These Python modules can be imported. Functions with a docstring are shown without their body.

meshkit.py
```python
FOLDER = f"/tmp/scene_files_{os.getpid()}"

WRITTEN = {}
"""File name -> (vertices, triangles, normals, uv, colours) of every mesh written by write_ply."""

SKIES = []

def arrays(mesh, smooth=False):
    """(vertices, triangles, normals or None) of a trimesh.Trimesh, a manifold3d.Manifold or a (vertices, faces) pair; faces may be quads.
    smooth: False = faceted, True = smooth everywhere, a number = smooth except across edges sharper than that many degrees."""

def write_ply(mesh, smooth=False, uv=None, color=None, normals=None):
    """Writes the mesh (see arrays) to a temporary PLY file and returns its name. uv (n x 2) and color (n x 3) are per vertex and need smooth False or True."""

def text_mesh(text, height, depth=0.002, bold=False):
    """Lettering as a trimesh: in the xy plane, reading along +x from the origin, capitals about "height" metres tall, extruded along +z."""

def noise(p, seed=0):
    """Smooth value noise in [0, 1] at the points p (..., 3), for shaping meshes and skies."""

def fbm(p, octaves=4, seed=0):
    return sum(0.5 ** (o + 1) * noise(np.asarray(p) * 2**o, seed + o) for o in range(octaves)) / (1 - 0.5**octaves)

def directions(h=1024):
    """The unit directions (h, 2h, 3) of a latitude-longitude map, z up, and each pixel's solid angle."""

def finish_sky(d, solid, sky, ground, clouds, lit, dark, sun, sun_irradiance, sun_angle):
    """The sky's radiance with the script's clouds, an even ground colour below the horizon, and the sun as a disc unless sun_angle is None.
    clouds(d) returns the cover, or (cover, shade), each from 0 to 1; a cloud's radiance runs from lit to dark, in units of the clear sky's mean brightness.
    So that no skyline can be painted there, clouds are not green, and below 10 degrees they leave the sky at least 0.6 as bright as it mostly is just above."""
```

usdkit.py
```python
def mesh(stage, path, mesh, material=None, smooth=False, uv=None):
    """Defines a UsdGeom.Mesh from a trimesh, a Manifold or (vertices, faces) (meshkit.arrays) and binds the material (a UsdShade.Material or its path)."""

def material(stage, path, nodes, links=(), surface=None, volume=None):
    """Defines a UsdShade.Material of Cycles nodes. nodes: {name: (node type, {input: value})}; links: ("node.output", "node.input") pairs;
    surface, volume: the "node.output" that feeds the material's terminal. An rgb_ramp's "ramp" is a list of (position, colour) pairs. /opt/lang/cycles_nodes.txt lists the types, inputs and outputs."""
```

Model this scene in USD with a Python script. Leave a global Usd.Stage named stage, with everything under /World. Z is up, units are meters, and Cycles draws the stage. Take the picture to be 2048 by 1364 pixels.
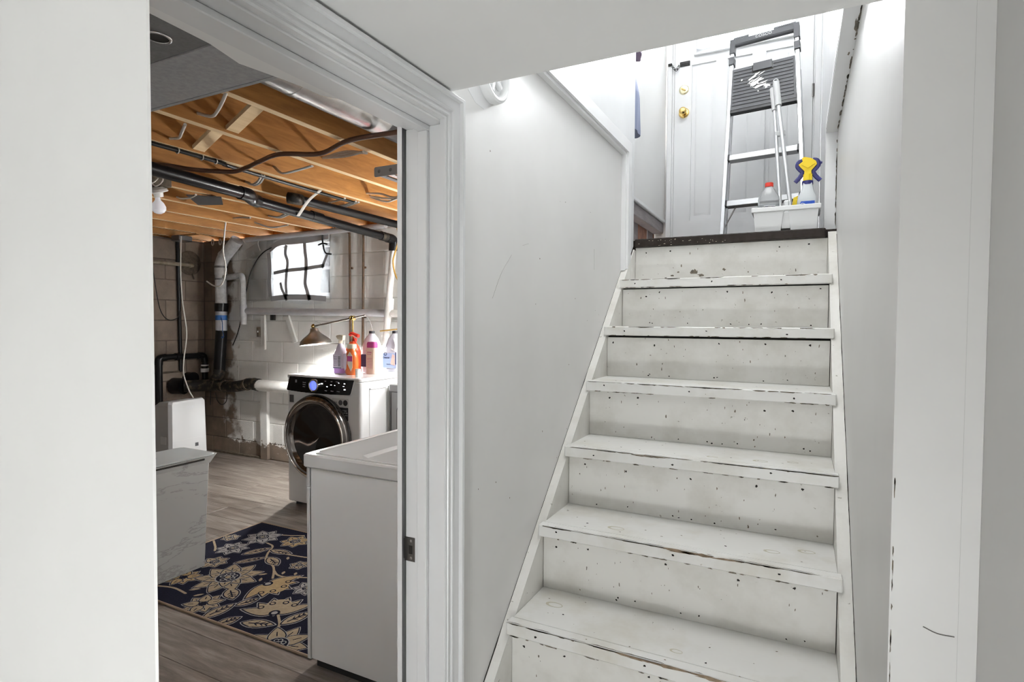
import math, random
import numpy as np, trimesh, manifold3d
from shapely.geometry import Polygon, Point, LineString, box as sbox
from shapely import affinity
from shapely.ops import unary_union
import usdkit, meshkit
from pxr import Usd, UsdGeom, UsdLux, UsdShade, Gf, Sdf, Vt

stage = Usd.Stage.CreateInMemory()
UsdGeom.SetStageUpAxis(stage, UsdGeom.Tokens.z)
UsdGeom.Xform.Define(stage, '/World')
UsdGeom.Scope.Define(stage, '/World/Looks')

# ------------------------------------------------------------------ camera
cam = UsdGeom.Camera.Define(stage, '/World/camera')
cam.CreateHorizontalApertureAttr(36.0)
cam.CreateVerticalApertureAttr(36.0 * 1364 / 2048)
cam.CreateFocalLengthAttr(36.0 * 1139.4 / 2048)
cam.CreateClippingRangeAttr(Gf.Vec2f(0.02, 200))
cam.CreateExposureAttr(0.75)
_p, _r, _y = -0.0314, 0.0057, -0.4671
_fw = np.array([math.cos(_p) * math.sin(_y), math.cos(_p) * math.cos(_y), math.sin(_p)])
_rt = np.cross(_fw, [0, 0, 1]); _rt /= np.linalg.norm(_rt)
_up = np.cross(_rt, _fw)
_rt, _up = math.cos(_r) * _rt + math.sin(_r) * _up, -math.sin(_r) * _rt + math.cos(_r) * _up
cam.AddTransformOp().Set(Gf.Matrix4d(*_rt, 0, *_up, 0, *(-_fw), 0, 0.719, 0.0, 1.4104, 1))

# ------------------------------------------------------------------ light
dome = UsdLux.DomeLight.Define(stage, '/World/sky')            # even overcast sky, seen through the windows
dome.CreateIntensityAttr(10.0); dome.CreateColorAttr(Gf.Vec3f(0.93, 0.97, 1.0))

def rect_light(name, pos, aim, w, h, power, color=(1, 1, 1)):
    l = UsdLux.RectLight.Define(stage, '/World/' + name)
    l.CreateWidthAttr(w); l.CreateHeightAttr(h); l.CreateIntensityAttr(power); l.CreateColorAttr(Gf.Vec3f(*color))
    z = -np.array(aim, float); z /= np.linalg.norm(z)
    x = np.cross([0, 0, 1], z)
    x = np.array([1.0, 0, 0]) if np.linalg.norm(x) < 1e-6 else x / np.linalg.norm(x)
    y = np.cross(z, x)
    l.AddTransformOp().Set(Gf.Matrix4d(*x, 0, *y, 0, *z, 0, *pos, 1))
    return l

rect_light('daylight_door_window', (0.375, 3.93, 3.52), (0, -1, -0.12), 0.60, 0.95, 50.0, (0.96, 0.98, 1.0))
rect_light('unseen_stairwell_lamp', (0.42, 1.85, 4.14), (0, 0, -1), 0.4, 0.9, 11.5, (1, 1, 0.99))  # out of view overhead, placed to light the treads and stair walls
foyer = UsdLux.SphereLight.Define(stage, '/World/unseen_foyer_lamp')
foyer.CreateRadiusAttr(0.12); foyer.CreateIntensityAttr(55.0); foyer.CreateColorAttr(Gf.Vec3f(0.985, 1.0, 1.0))
foyer.AddTranslateOp().Set(Gf.Vec3d(0.80, -1.15, 0.34))  # unseen, low behind the camera, placed to light foyer walls and ceiling

# ------------------------------------------------------------------ helpers
_used = {}
def path_for(name, parent=None):
    base = (str(parent.GetPath()) if parent is not None else '/World') + '/' + name
    k = _used.get(base, 0); _used[base] = k + 1
    return base if k == 0 else '%s_%03d' % (base, k)

_origin = {}
def tag(o, label=None, cat=None, group=None, kind=None):
    p = o.GetPrim() if hasattr(o, 'GetPrim') else o
    for k, v in (('label', label), ('category', cat), ('group', group), ('kind', kind)):
        if v: p.SetCustomDataByKey(k, v)
    return p

def thing(name, label, cat, loc=(0, 0, 0), group=None, kind=None, rotz=0.0):
    x = UsdGeom.Xform.Define(stage, path_for(name))
    x.AddTranslateOp().Set(Gf.Vec3d(*map(float, loc)))
    if rotz: x.AddRotateZOp().Set(float(rotz))
    p = x.GetPrim(); tag(p, label, cat, group, kind)
    _origin[str(p.GetPath())] = (np.array(loc, float), rotz)
    return p

def struct(name):
    x = UsdGeom.Xform.Define(stage, path_for(name)); p = x.GetPrim()
    tag(p, kind='structure'); _origin[str(p.GetPath())] = (np.zeros(3), 0)
    return p

def cat(*ms):
    ms = [m for m in ms if m is not None]
    return ms[0] if len(ms) == 1 else trimesh.util.concatenate(ms)

def part(name, mesh, material, parent=None, label=None, smooth=30, local=False, **kw):
    """one Mesh prim; vertices are given in world metres (or, local=True, in the thing's own frame)"""
    m = mesh.copy() if isinstance(mesh, trimesh.Trimesh) else trimesh.Trimesh(*meshkit.arrays(mesh)[:2], process=False)
    if parent is not None and not local:
        key = str(parent.GetPath()); 
        while key not in _origin: key = key.rsplit('/', 1)[0]
        loc, rz = _origin[key]
        m.apply_translation(-loc)
        if rz: m.apply_transform(trimesh.transformations.rotation_matrix(-math.radians(rz), [0, 0, 1]))
    g = usdkit.mesh(stage, path_for(name, parent), m, material, smooth=smooth)
    if label or kw: tag(g, label, **kw)
    return g.GetPrim()

def single(name, mesh, material, label, cat_, group=None, kind=None, smooth=30):
    c = np.array(mesh.bounds); loc = np.array([c[:, 0].mean(), c[:, 1].mean(), c[0, 2]])
    m = mesh.copy(); m.apply_translation(-loc)
    g = usdkit.mesh(stage, path_for(name), m, material, smooth=smooth)
    g.AddTranslateOp().Set(Gf.Vec3d(*map(float, loc)))
    return tag(g, label, cat_, group, kind)

def hull(pts):
    return trimesh.convex.convex_hull(np.asarray(pts, float))

def bx(lo, hi, b=0.0):
    lo = np.minimum(lo, hi).astype(float); hi2 = np.maximum(lo, hi).astype(float); hi = np.maximum(hi2, lo)
    if b <= 0:
        m = trimesh.creation.box(hi - lo); m.apply_translation((lo + hi) / 2); return m
    b = min(b, 0.45 * float((hi - lo).min())); P = []
    for x in (0, 1):
        for y in (0, 1):
            for z in (0, 1):
                c = np.where([x, y, z], hi, lo); s = np.where([x, y, z], -b, b)
                P += [c + s * [0, 1, 1], c + s * [1, 0, 1], c + s * [1, 1, 0]]
    return hull(P)

def rbox(lo, hi, r, n=4, axis=2):
    """box with corners rounded about one axis and small chamfers on the other edges"""
    lo = np.array(lo, float); hi = np.array(hi, float); ax = [i for i in range(3) if i != axis]
    w, h = hi[ax[0]] - lo[ax[0]], hi[ax[1]] - lo[ax[1]]
    c = min(0.006, r * 0.4, 0.2 * (hi[axis] - lo[axis])); P = []
    for d, t in ((c, lo[axis]), (0, lo[axis] + c), (0, hi[axis] - c), (c, hi[axis])):
        for sx, sy, a0 in ((1, 1, 0), (-1, 1, 90), (-1, -1, 180), (1, -1, 270)):
            for k in range(n + 1):
                a = math.radians(a0 + 90 * k / n)
                q = np.zeros(3)
                q[ax[0]] = lo[ax[0]] + w / 2 + sx * (w / 2 - r) + (r - d) * math.cos(a)
                q[ax[1]] = lo[ax[1]] + h / 2 + sy * (h / 2 - r) + (r - d) * math.sin(a)
                q[axis] = t; P.append(q)
    return hull(P)

def catmull(pts, n=8):
    p = np.asarray(pts, float)
    if len(p) < 3: return p
    q = np.vstack([2 * p[0] - p[1], p, 2 * p[-1] - p[-2]]); out = []
    for i in range(len(p) - 1):
        a, b, c, d = q[i:i + 4]
        for t in np.linspace(0, 1, n, endpoint=False):
            out.append(0.5 * (2 * b + (c - a) * t + (2 * a - 5 * b + 4 * c - d) * t * t + (3 * b - a - 3 * c + d) * t ** 3))
    return np.vstack([out, p[-1]])

def tube(pts, r, sides=10, n=6, curve=True, ry=None):
    p = catmull(pts, n) if curve else np.asarray(pts, float)
    t = np.gradient(p, axis=0); t /= np.linalg.norm(t, axis=1, keepdims=True) + 1e-12
    a = np.cross(t[0], [0, 0, 1.0]); a = np.cross(t[0], [1.0, 0, 0]) if np.linalg.norm(a) < 1e-3 else a
    a /= np.linalg.norm(a); A = []
    for k in range(len(p)):
        a = a - t[k] * (a @ t[k]); a /= np.linalg.norm(a); A.append(a)
    A = np.array(A); B = np.cross(t, A); ang = np.arange(sides) * 2 * math.pi / sides
    R = np.broadcast_to(r, (len(p),))[:, None, None]; R2 = R if ry is None else np.broadcast_to(ry, (len(p),))[:, None, None]
    v = p[:, None] + R * np.cos(ang)[None, :, None] * A[:, None] + R2 * np.sin(ang)[None, :, None] * B[:, None]
    v = v.reshape(-1, 3); F = []
    for i in range(len(p) - 1):
        for j in range(sides):
            q0, q1 = i * sides + j, i * sides + (j + 1) % sides
            F += [[q0, q1, q1 + sides], [q0, q1 + sides, q0 + sides]]
    m = len(v); v = np.vstack([v, p[0], p[-1]]); e = (len(p) - 1) * sides
    for j in range(sides):
        F += [[m, (j + 1) % sides, j], [m + 1, e + j, e + (j + 1) % sides]]
    return trimesh.Trimesh(v, F, process=False)

def rod(a, b, r, sides=12): return tube([a, b], r, sides, curve=False)

def lathe(prof, n=32, at=(0, 0, 0), axis=(0, 0, 1)):
    """profile of (radius, height) turned about the axis through 'at'"""
    prof = np.asarray(prof, float); ang = np.arange(n) * 2 * math.pi / n
    v = np.stack([prof[:, None, 0] * np.cos(ang), prof[:, None, 0] * np.sin(ang), np.broadcast_to(prof[:, None, 1], (len(prof), n))], -1).reshape(-1, 3)
    F = []
    for i in range(len(prof) - 1):
        for j in range(n):
            q0, q1 = i * n + j, i * n + (j + 1) % n
            F += [[q0, q1, q1 + n], [q0, q1 + n, q0 + n]]
    m = trimesh.Trimesh(v, F, process=False)
    z = np.array(axis, float); z /= np.linalg.norm(z)
    m.apply_transform(trimesh.geometry.align_vectors([0, 0, 1], z)); m.apply_translation(at)
    return m

def prism(poly, t0, t1, plane='yz', hole_ok=True):
    """polygon (shapely or points) in a plane, extruded from t0 to t1 along the remaining axis"""
    if not hasattr(poly, 'area'): poly = Polygon(poly)
    if not poly.is_valid: poly = poly.buffer(0)
    polys = [g for g in getattr(poly, 'geoms', [poly]) if g.area > 1e-9]
    m = cat(*[trimesh.creation.extrude_polygon(g, t1 - t0, engine='earcut') for g in polys])
    v = np.array(m.vertices); u, w, t = v[:, 0], v[:, 1], v[:, 2] + t0
    nv = {'yz': np.stack([t, u, w], 1), 'xz': np.stack([u, t, w], 1), 'xy': np.stack([u, w, t], 1)}[plane]
    f = np.array(m.faces)
    if plane == 'xz': f = f[:, ::-1]
    return trimesh.Trimesh(nv, f, process=False)

def text_on(s, h, at, face='-y', depth=0.0006, bold=False):
    m = meshkit.text_mesh(s, h, depth, bold)
    M = np.eye(4)
    if face == '-y': M[:3, :3] = np.array([[1, 0, 0], [0, 0, 1], [0, -1, 0]]).T.T; M[:3, :3] = np.column_stack([(1, 0, 0), (0, 0, 1), (0, -1, 0)])
    if face == '+x': M[:3, :3] = np.column_stack([(0, 1, 0), (0, 0, 1), (1, 0, 0)])
    M[:3, 3] = at
    m.apply_transform(M); return m

def rot(m, deg, axis, at):
    m = m.copy(); m.apply_transform(trimesh.transformations.rotation_matrix(math.radians(deg), axis, at)); return m

def sphere(c, r, sub=2, scale=(1, 1, 1)):
    m = trimesh.creation.icosphere(sub, r); m.apply_scale(scale); m.apply_translation(c); return m

def torus(c, R, r, axis=(0, 0, 1), n=40, s=10):
    ang = np.linspace(0, 2 * math.pi, s + 1)
    return lathe(np.stack([R + r * np.cos(ang), r * np.sin(ang)], 1), n, c, axis)

# ------------------------------------------------------------------ materials
def mat(name, col, rough=0.5, metal=0.0, col2=None, scale=8.0, detail=4.0, sc3=(1, 1, 1), lo=0.35, hi=0.65, bump=None, spots=None, coat=0.0, spec=None, trans=0.0, ior=None, emit=None, distort=0.0, bands=None):
    N = {'p': ('principled_bsdf', {'base_color': col, 'roughness': rough, 'metallic': metal})}
    L = []; P = N['p'][1]
    if coat: P['coat_weight'] = coat; P['coat_roughness'] = 0.1
    if spec is not None: P['specular_ior_level'] = spec
    if trans: P['transmission_weight'] = trans
    if ior: P['ior'] = ior
    if emit: P['emission_color'] = emit[0]; P['emission_strength'] = emit[1]
    last = None
    if col2 is not None or spots or bump or bands:
        N['g'] = ('geometry', {}); N['m'] = ('mapping', {'scale': sc3}); L.append(('g.position', 'm.vector'))
    if col2 is not None:
        N['n'] = ('noise_texture', {'scale': scale, 'detail': detail, 'roughness': 0.6, 'distortion': distort})
        N['r'] = ('rgb_ramp', {'ramp': [(lo, col), (hi, col2)]})
        L += [('m.vector', 'n.vector'), ('n.fac', 'r.fac')]; last = 'r.color'
    if spots:     # (scale, threshold, colour): small marks with a shape of their own
        sc, th, sc_col = spots
        N['n2'] = ('noise_texture', {'scale': sc, 'detail': 3.0, 'roughness': 0.65})
        N['r2'] = ('rgb_ramp', {'ramp': [(th, (0, 0, 0)), (th + 0.02, (1, 1, 1))]})
        N['x2'] = ('mix', {'color1': col, 'color2': sc_col})
        L += [('m.vector', 'n2.vector'), ('n2.fac', 'r2.fac'), ('r2.color', 'x2.fac')]
        if last: L.append((last, 'x2.color1'))
        last = 'x2.color'
    if last: L.append((last, 'p.base_color'))
    if bump:
        bs, st, dist = bump
        N['nb'] = ('noise_texture', {'scale': bs, 'detail': 4.0}); N['b'] = ('bump', {'strength': st, 'distance': dist})
        L += [('m.vector', 'nb.vector'), ('nb.fac', 'b.height'), ('b.normal', 'p.normal')]
    return usdkit.material(stage, '/World/Looks/' + name, N, L, surface='p.BSDF')

M = {}
M['wall'] = mat('wall_paint', (0.72, 0.715, 0.70), 0.42, col2=(0.69, 0.685, 0.67), scale=2.2, lo=0.42, hi=0.62, bump=(60, 0.05, 0.004), spots=(16, 0.765, (0.5, 0.49, 0.47)))
M['dimmedwall'] = mat('dimmed_wall_paint', (0.565, 0.563, 0.555), 0.42, col2=(0.535, 0.533, 0.525), scale=2.2, lo=0.42, hi=0.62, bump=(60, 0.05, 0.004), spots=(9, 0.77, (0.47, 0.465, 0.455)))  # unused darker copy of the wall paint, dimmed to offset lamp light
M['ceil'] = mat('ceiling_paint', (0.84, 0.84, 0.83), 0.6, col2=(0.81, 0.81, 0.80), scale=1.5, bump=(80, 0.04, 0.003))
M['trim'] = mat('trim_gloss', (0.79, 0.795, 0.80), 0.30, col2=(0.76, 0.765, 0.77), scale=3)
M['glosswall'] = mat('gloss_panel', (0.74, 0.75, 0.755), 0.22, col2=(0.70, 0.71, 0.715), scale=4, sc3=(1, 1, 0.4), bump=(9, 0.25, 0.01))
M['stairs'] = mat('worn_white_stair_paint', (0.74, 0.73, 0.695), 0.42, col2=(0.58, 0.562, 0.51), scale=6.5, detail=9, lo=0.46, hi=0.78, bump=(40, 0.08, 0.004), spots=(42, 0.70, (0.40, 0.385, 0.34)))
M['tread'] = mat('worn_white_tread_paint', (0.77, 0.765, 0.74), 0.38, col2=(0.62, 0.595, 0.52), scale=5, detail=8, lo=0.47, hi=0.76, bump=(40, 0.08, 0.004), spots=(50, 0.72, (0.45, 0.42, 0.36)))
M['chip'] = mat('bare_grey_wood_chip', (0.13, 0.12, 0.10), 0.8, col2=(0.24, 0.20, 0.15), scale=60)
M['hole'] = mat('nail_hole', (0.02, 0.018, 0.015), 0.9)
M['gap'] = mat('dark_gap', (0.03, 0.027, 0.024), 0.95)
M['brown'] = mat('brown_nosing', (0.018, 0.012, 0.009), 0.45, col2=(0.03, 0.022, 0.018), scale=40, spec=0.25)
M['door'] = mat('door_paint', (0.76, 0.77, 0.775), 0.35, col2=(0.73, 0.74, 0.745), scale=4, bump=(30, 0.04, 0.003))
M['brass'] = mat('brass', (0.80, 0.58, 0.22), 0.16, 1.0)
M['brass2'] = mat('pale_brass', (0.86, 0.80, 0.56), 0.22, 1.0)
M['iron'] = mat('dark_iron', (0.03, 0.03, 0.03), 0.35, 0.6)
M['alu'] = mat('aluminium', (0.62, 0.63, 0.64), 0.30, 1.0)
M['alupaint'] = mat('satin_aluminium', (0.55, 0.56, 0.57), 0.35, 0.55)
M['greyplastic'] = mat('grey_plastic', (0.075, 0.078, 0.084), 0.45, bump=(90, 0.08, 0.002))
M['darkplastic'] = mat('dark_plastic', (0.025, 0.026, 0.028), 0.4)
M['lightgrey'] = mat('light_grey_plastic', (0.52, 0.53, 0.53), 0.4)
M['whiteplastic'] = mat('white_plastic', (0.82, 0.83, 0.83), 0.35)
M['milky'] = mat('milky_plastic', (0.82, 0.86, 0.88), 0.3, trans=0.25)
M['clear'] = mat('clear_plastic', (0.93, 0.95, 0.96), 0.12, trans=0.85, ior=1.3)
M['red'] = mat('red_plastic', (0.75, 0.05, 0.03), 0.35)
M['yellow'] = mat('yellow_plastic', (0.90, 0.66, 0.02), 0.35)
M['navy'] = mat('navy_plastic', (0.03, 0.03, 0.16), 0.35)
M['bluelabel'] = mat('blue_label', (0.02, 0.10, 0.55), 0.4)
M['blackplastic'] = mat('black_abs_pipe', (0.007, 0.007, 0.008), 0.27, spec=0.28)
M['dustyblack'] = mat('dusty_black_pipe', (0.012, 0.011, 0.010), 0.5, col2=(0.16, 0.125, 0.085), scale=18, lo=0.5, hi=0.78, spec=0.3)
M['blueliner'] = mat('slate_blue_cloth', (0.22, 0.25, 0.36), 0.85)
M['mauve'] = mat('mauve_cloth', (0.22, 0.17, 0.24), 0.85)
M['blind'] = mat('blind_slat', (0.90, 0.91, 0.92), 0.4, trans=0.0)
M['ledgewood'] = mat('grey_wood_and_shade', (0.30, 0.27, 0.27), 0.6, col2=(0.22, 0.20, 0.20), scale=6, sc3=(1, 1, 6))  # grey plank wood, also the shade painted in under the ledge
M['redwood'] = mat('red_brown_plank', (0.38, 0.17, 0.10), 0.6, col2=(0.22, 0.09, 0.05), scale=25, detail=6)
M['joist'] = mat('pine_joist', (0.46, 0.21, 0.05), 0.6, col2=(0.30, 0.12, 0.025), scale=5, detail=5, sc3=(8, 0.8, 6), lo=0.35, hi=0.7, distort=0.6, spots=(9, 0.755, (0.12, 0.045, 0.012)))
M['joistpalelit'] = mat('pine_pale_lit', (0.80, 0.62, 0.38), 0.6, col2=(0.68, 0.50, 0.28), scale=5, sc3=(8, 0.8, 6))  # pale joist wood with light from below put into its colour
M['subfloor'] = mat('subfloor_boards', (0.22, 0.10, 0.03), 0.7, col2=(0.14, 0.06, 0.02), scale=5, sc3=(1, 8, 1))
M['galv'] = mat('galvanised', (0.62, 0.62, 0.62), 0.27, 1.0, col2=(0.5, 0.5, 0.5), scale=14, bump=(30, 0.12, 0.003))
M['darkmetal'] = mat('dark_sheet_metal', (0.16, 0.16, 0.165), 0.45, 0.8)
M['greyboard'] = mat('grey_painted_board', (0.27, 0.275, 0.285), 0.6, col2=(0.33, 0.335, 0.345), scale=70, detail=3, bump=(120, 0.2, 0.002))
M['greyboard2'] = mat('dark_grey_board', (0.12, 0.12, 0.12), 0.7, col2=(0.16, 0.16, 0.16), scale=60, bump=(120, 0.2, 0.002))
M['cable'] = mat('white_cable', (0.62, 0.60, 0.56), 0.45)
M['cablegrey'] = mat('grey_cable', (0.42, 0.42, 0.41), 0.45)
M['cablebrown'] = mat('brown_cable', (0.10, 0.05, 0.03), 0.45)
M['copper'] = mat('aged_copper', (0.12, 0.062, 0.03), 0.5, 0.15, col2=(0.06, 0.035, 0.02), scale=20)
M['orangecable'] = mat('ochre_tube', (0.45, 0.27, 0.06), 0.5)
M['porcelain'] = mat('porcelain', (0.80, 0.80, 0.79), 0.2)
M['bulb'] = mat('frosted_bulb', (0.80, 0.80, 0.86), 0.25, emit=((0.95, 0.96, 1.0), 0.12))
M['litbulb'] = mat('lit_bulb', (0.9, 0.9, 0.9), 0.3, emit=((1.0, 0.99, 0.96), 1900.0))
M['litbulb2'] = mat('lit_bulb_soft', (0.9, 0.9, 0.9), 0.3, emit=((1.0, 0.995, 0.97), 560.0))  # bulb of the unseen lamp above the dryer
M['litbulb3'] = mat('lit_bulb_low', (0.9, 0.9, 0.9), 0.3, emit=((1.0, 0.995, 0.97), 430.0))  # bulb of the unseen lamp that lights the joists
M['wrap'] = mat('grey_pipe_wrap', (0.40, 0.41, 0.42), 0.55, col2=(0.55, 0.56, 0.57), scale=22, detail=5, bump=(40, 0.4, 0.006))
M['pvcgrey'] = mat('grey_painted_pipe', (0.42, 0.42, 0.44), 0.4, col2=(0.48, 0.48, 0.50), scale=10)
M['pvcwhite'] = mat('white_pipe', (0.78, 0.78, 0.76), 0.35, col2=(0.66, 0.65, 0.62), scale=10)
M['bluetape'] = mat('blue_tape', (0.03, 0.14, 0.42), 0.5)
M['rust'] = mat('rusty_brown_iron', (0.07, 0.055, 0.04), 0.8, col2=(0.13, 0.10, 0.07), scale=30)
M['oldpipe'] = mat('old_brass_pipe', (0.20, 0.16, 0.10), 0.6, col2=(0.30, 0.26, 0.20), scale=12)
M['enamel'] = mat('white_enamel', (0.74, 0.75, 0.76), 0.22, coat=0.3)
M['enamelgrey'] = mat('grey_enamel', (0.34, 0.345, 0.35), 0.3)
M['tub'] = mat('white_tub_plastic', (0.70, 0.705, 0.71), 0.25)
M['cabinet'] = mat('grey_white_cabinet', (0.82, 0.825, 0.83), 0.35)
M['blackgloss'] = mat('black_gloss', (0.008, 0.008, 0.009), 0.06)
M['chrome'] = mat('chrome', (0.75, 0.74, 0.72), 0.10, 1.0)
M['darkchrome'] = mat('smoked_chrome', (0.22, 0.21, 0.20), 0.14, 1.0)
M['doorglass'] = mat('dark_door_glass', (0.012, 0.012, 0.012), 0.04, spec=0.7)
M['dial'] = mat('dial_light', (0.1, 0.12, 0.5), 0.2, emit=((0.16, 0.22, 1.0), 0.8))
M['led'] = mat('panel_led', (0.8, 0.8, 0.9), 0.3, emit=((0.85, 0.9, 1.0), 2.0))
M['print'] = mat('panel_print', (0.55, 0.56, 0.6), 0.5)
M['blackprint'] = mat('black_print', (0.015, 0.015, 0.02), 0.5)
M['silverlamp'] = mat('brushed_nickel', (0.55, 0.53, 0.50), 0.25, 1.0)
M['purple'] = mat('purple_liquid', (0.42, 0.22, 0.55), 0.3)
M['lilac'] = mat('lilac_bottle', (0.60, 0.56, 0.68), 0.3, trans=0.15)
M['lilaclabel'] = mat('lilac_label', (0.50, 0.46, 0.56), 0.5)
M['orange'] = mat('orange_liquid', (0.72, 0.16, 0.03), 0.2, trans=0.2)
M['orangered'] = mat('orange_red_bottle', (0.72, 0.10, 0.03), 0.25, trans=0.15)
M['cream'] = mat('cream_label', (0.62, 0.55, 0.44), 0.5)
M['magenta'] = mat('magenta_label', (0.42, 0.05, 0.22), 0.5)
M['pinkcream'] = mat('pinkish_bottle', (0.66, 0.54, 0.46), 0.4)
M['jug'] = mat('white_jug', (0.66, 0.66, 0.74), 0.3, trans=0.15)
M['jugblue'] = mat('blue_jug_label', (0.36, 0.46, 0.68), 0.45)
M['peach'] = mat('peach_print', (0.72, 0.52, 0.44), 0.5)
M['navyprint'] = mat('navy_print', (0.02, 0.025, 0.09), 0.5)
M['rednapkin'] = mat('red_cloth', (0.45, 0.05, 0.05), 0.8)
M['hamper'] = None
M['dehum'] = mat('dehumidifier_white', (0.50, 0.51, 0.52), 0.3)
M['dehumside'] = mat('dehumidifier_grey', (0.42, 0.43, 0.44), 0.35)
M['rugnavy'] = mat('rug_navy_pile', (0.006, 0.0065, 0.014), 0.95, col2=(0.012, 0.012, 0.024), scale=120, bump=(400, 0.5, 0.002), spec=0.1)
M['rugcream'] = mat('rug_cream_pile', (0.30, 0.235, 0.155), 0.95, col2=(0.24, 0.19, 0.125), scale=60, bump=(400, 0.5, 0.002))
M['ruggold'] = mat('rug_gold_pile', (0.33, 0.235, 0.12), 0.95, col2=(0.26, 0.185, 0.095), scale=60, bump=(400, 0.5, 0.002))
M['rugsilver'] = mat('rug_silver_pile', (0.27, 0.26, 0.25), 0.95, col2=(0.21, 0.20, 0.20), scale=60, bump=(400, 0.5, 0.002))
M['rugedge'] = mat('rug_binding', (0.27, 0.20, 0.14), 0.9, bump=(300, 0.4, 0.002))
M['duct_tape'] = mat('grey_tape', (0.36, 0.37, 0.39), 0.45)
M['outside'] = mat('outside_ground', (0.3, 0.3, 0.28), 0.9)
M['strike'] = mat('strike_steel', (0.20, 0.19, 0.18), 0.38, 1.0)
M['paintsplash'] = mat('white_paint_splash', (0.80, 0.79, 0.76), 0.5)

# marble-look hamper, planks, blocks, films: their own graphs
M['hamper'] = usdkit.material(stage, '/World/Looks/marble_hamper', {
    'g': ('geometry', {}), 'm': ('mapping', {'scale': (1.0, 0.9, 3.0), 'rotation': (-0.45, 0.0, 0.0)}),
    'n': ('noise_texture', {'scale': 1.9, 'detail': 8.0, 'roughness': 0.66, 'distortion': 0.35}),
    'r': ('rgb_ramp', {'ramp': [(0.0, (0.36, 0.365, 0.36)), (0.47, (0.37, 0.375, 0.37)), (0.50, (0.25, 0.25, 0.245)), (0.512, (0.36, 0.365, 0.36)), (1.0, (0.38, 0.385, 0.38))]}),
    'p': ('principled_bsdf', {'roughness': 0.35})},
    [('g.position', 'm.vector'), ('m.vector', 'n.vector'), ('n.fac', 'r.fac'), ('r.color', 'p.base_color')], surface='p.BSDF')
M['hamperlid'] = mat('grey_lid', (0.42, 0.45, 0.46), 0.35)

def plank_mat(k, a, b, c):
    return usdkit.material(stage, '/World/Looks/vinyl_plank_%d' % k, {
        'g': ('geometry', {}), 'm': ('mapping', {'scale': (1.1, 9.0, 1.0), 'location': (k * 3.7, k * 1.3, 0)}),
        'n': ('noise_texture', {'scale': 2.2, 'detail': 7.0, 'roughness': 0.68, 'distortion': 0.5}),
        'r': ('rgb_ramp', {'ramp': [(0.30, a), (0.5, b), (0.70, c)]}),
        'p': ('principled_bsdf', {'roughness': 0.34})},
        [('g.position', 'm.vector'), ('m.vector', 'n.vector'), ('n.fac', 'r.fac'), ('r.color', 'p.base_color')], surface='p.BSDF')
PLANK = [plank_mat(0, (0.085, 0.066, 0.055), (0.18, 0.152, 0.132), (0.30, 0.27, 0.24)),
         plank_mat(1, (0.07, 0.053, 0.044), (0.15, 0.125, 0.107), (0.26, 0.23, 0.205)),
         plank_mat(2, (0.105, 0.082, 0.068), (0.21, 0.18, 0.158), (0.34, 0.31, 0.28))]

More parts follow.
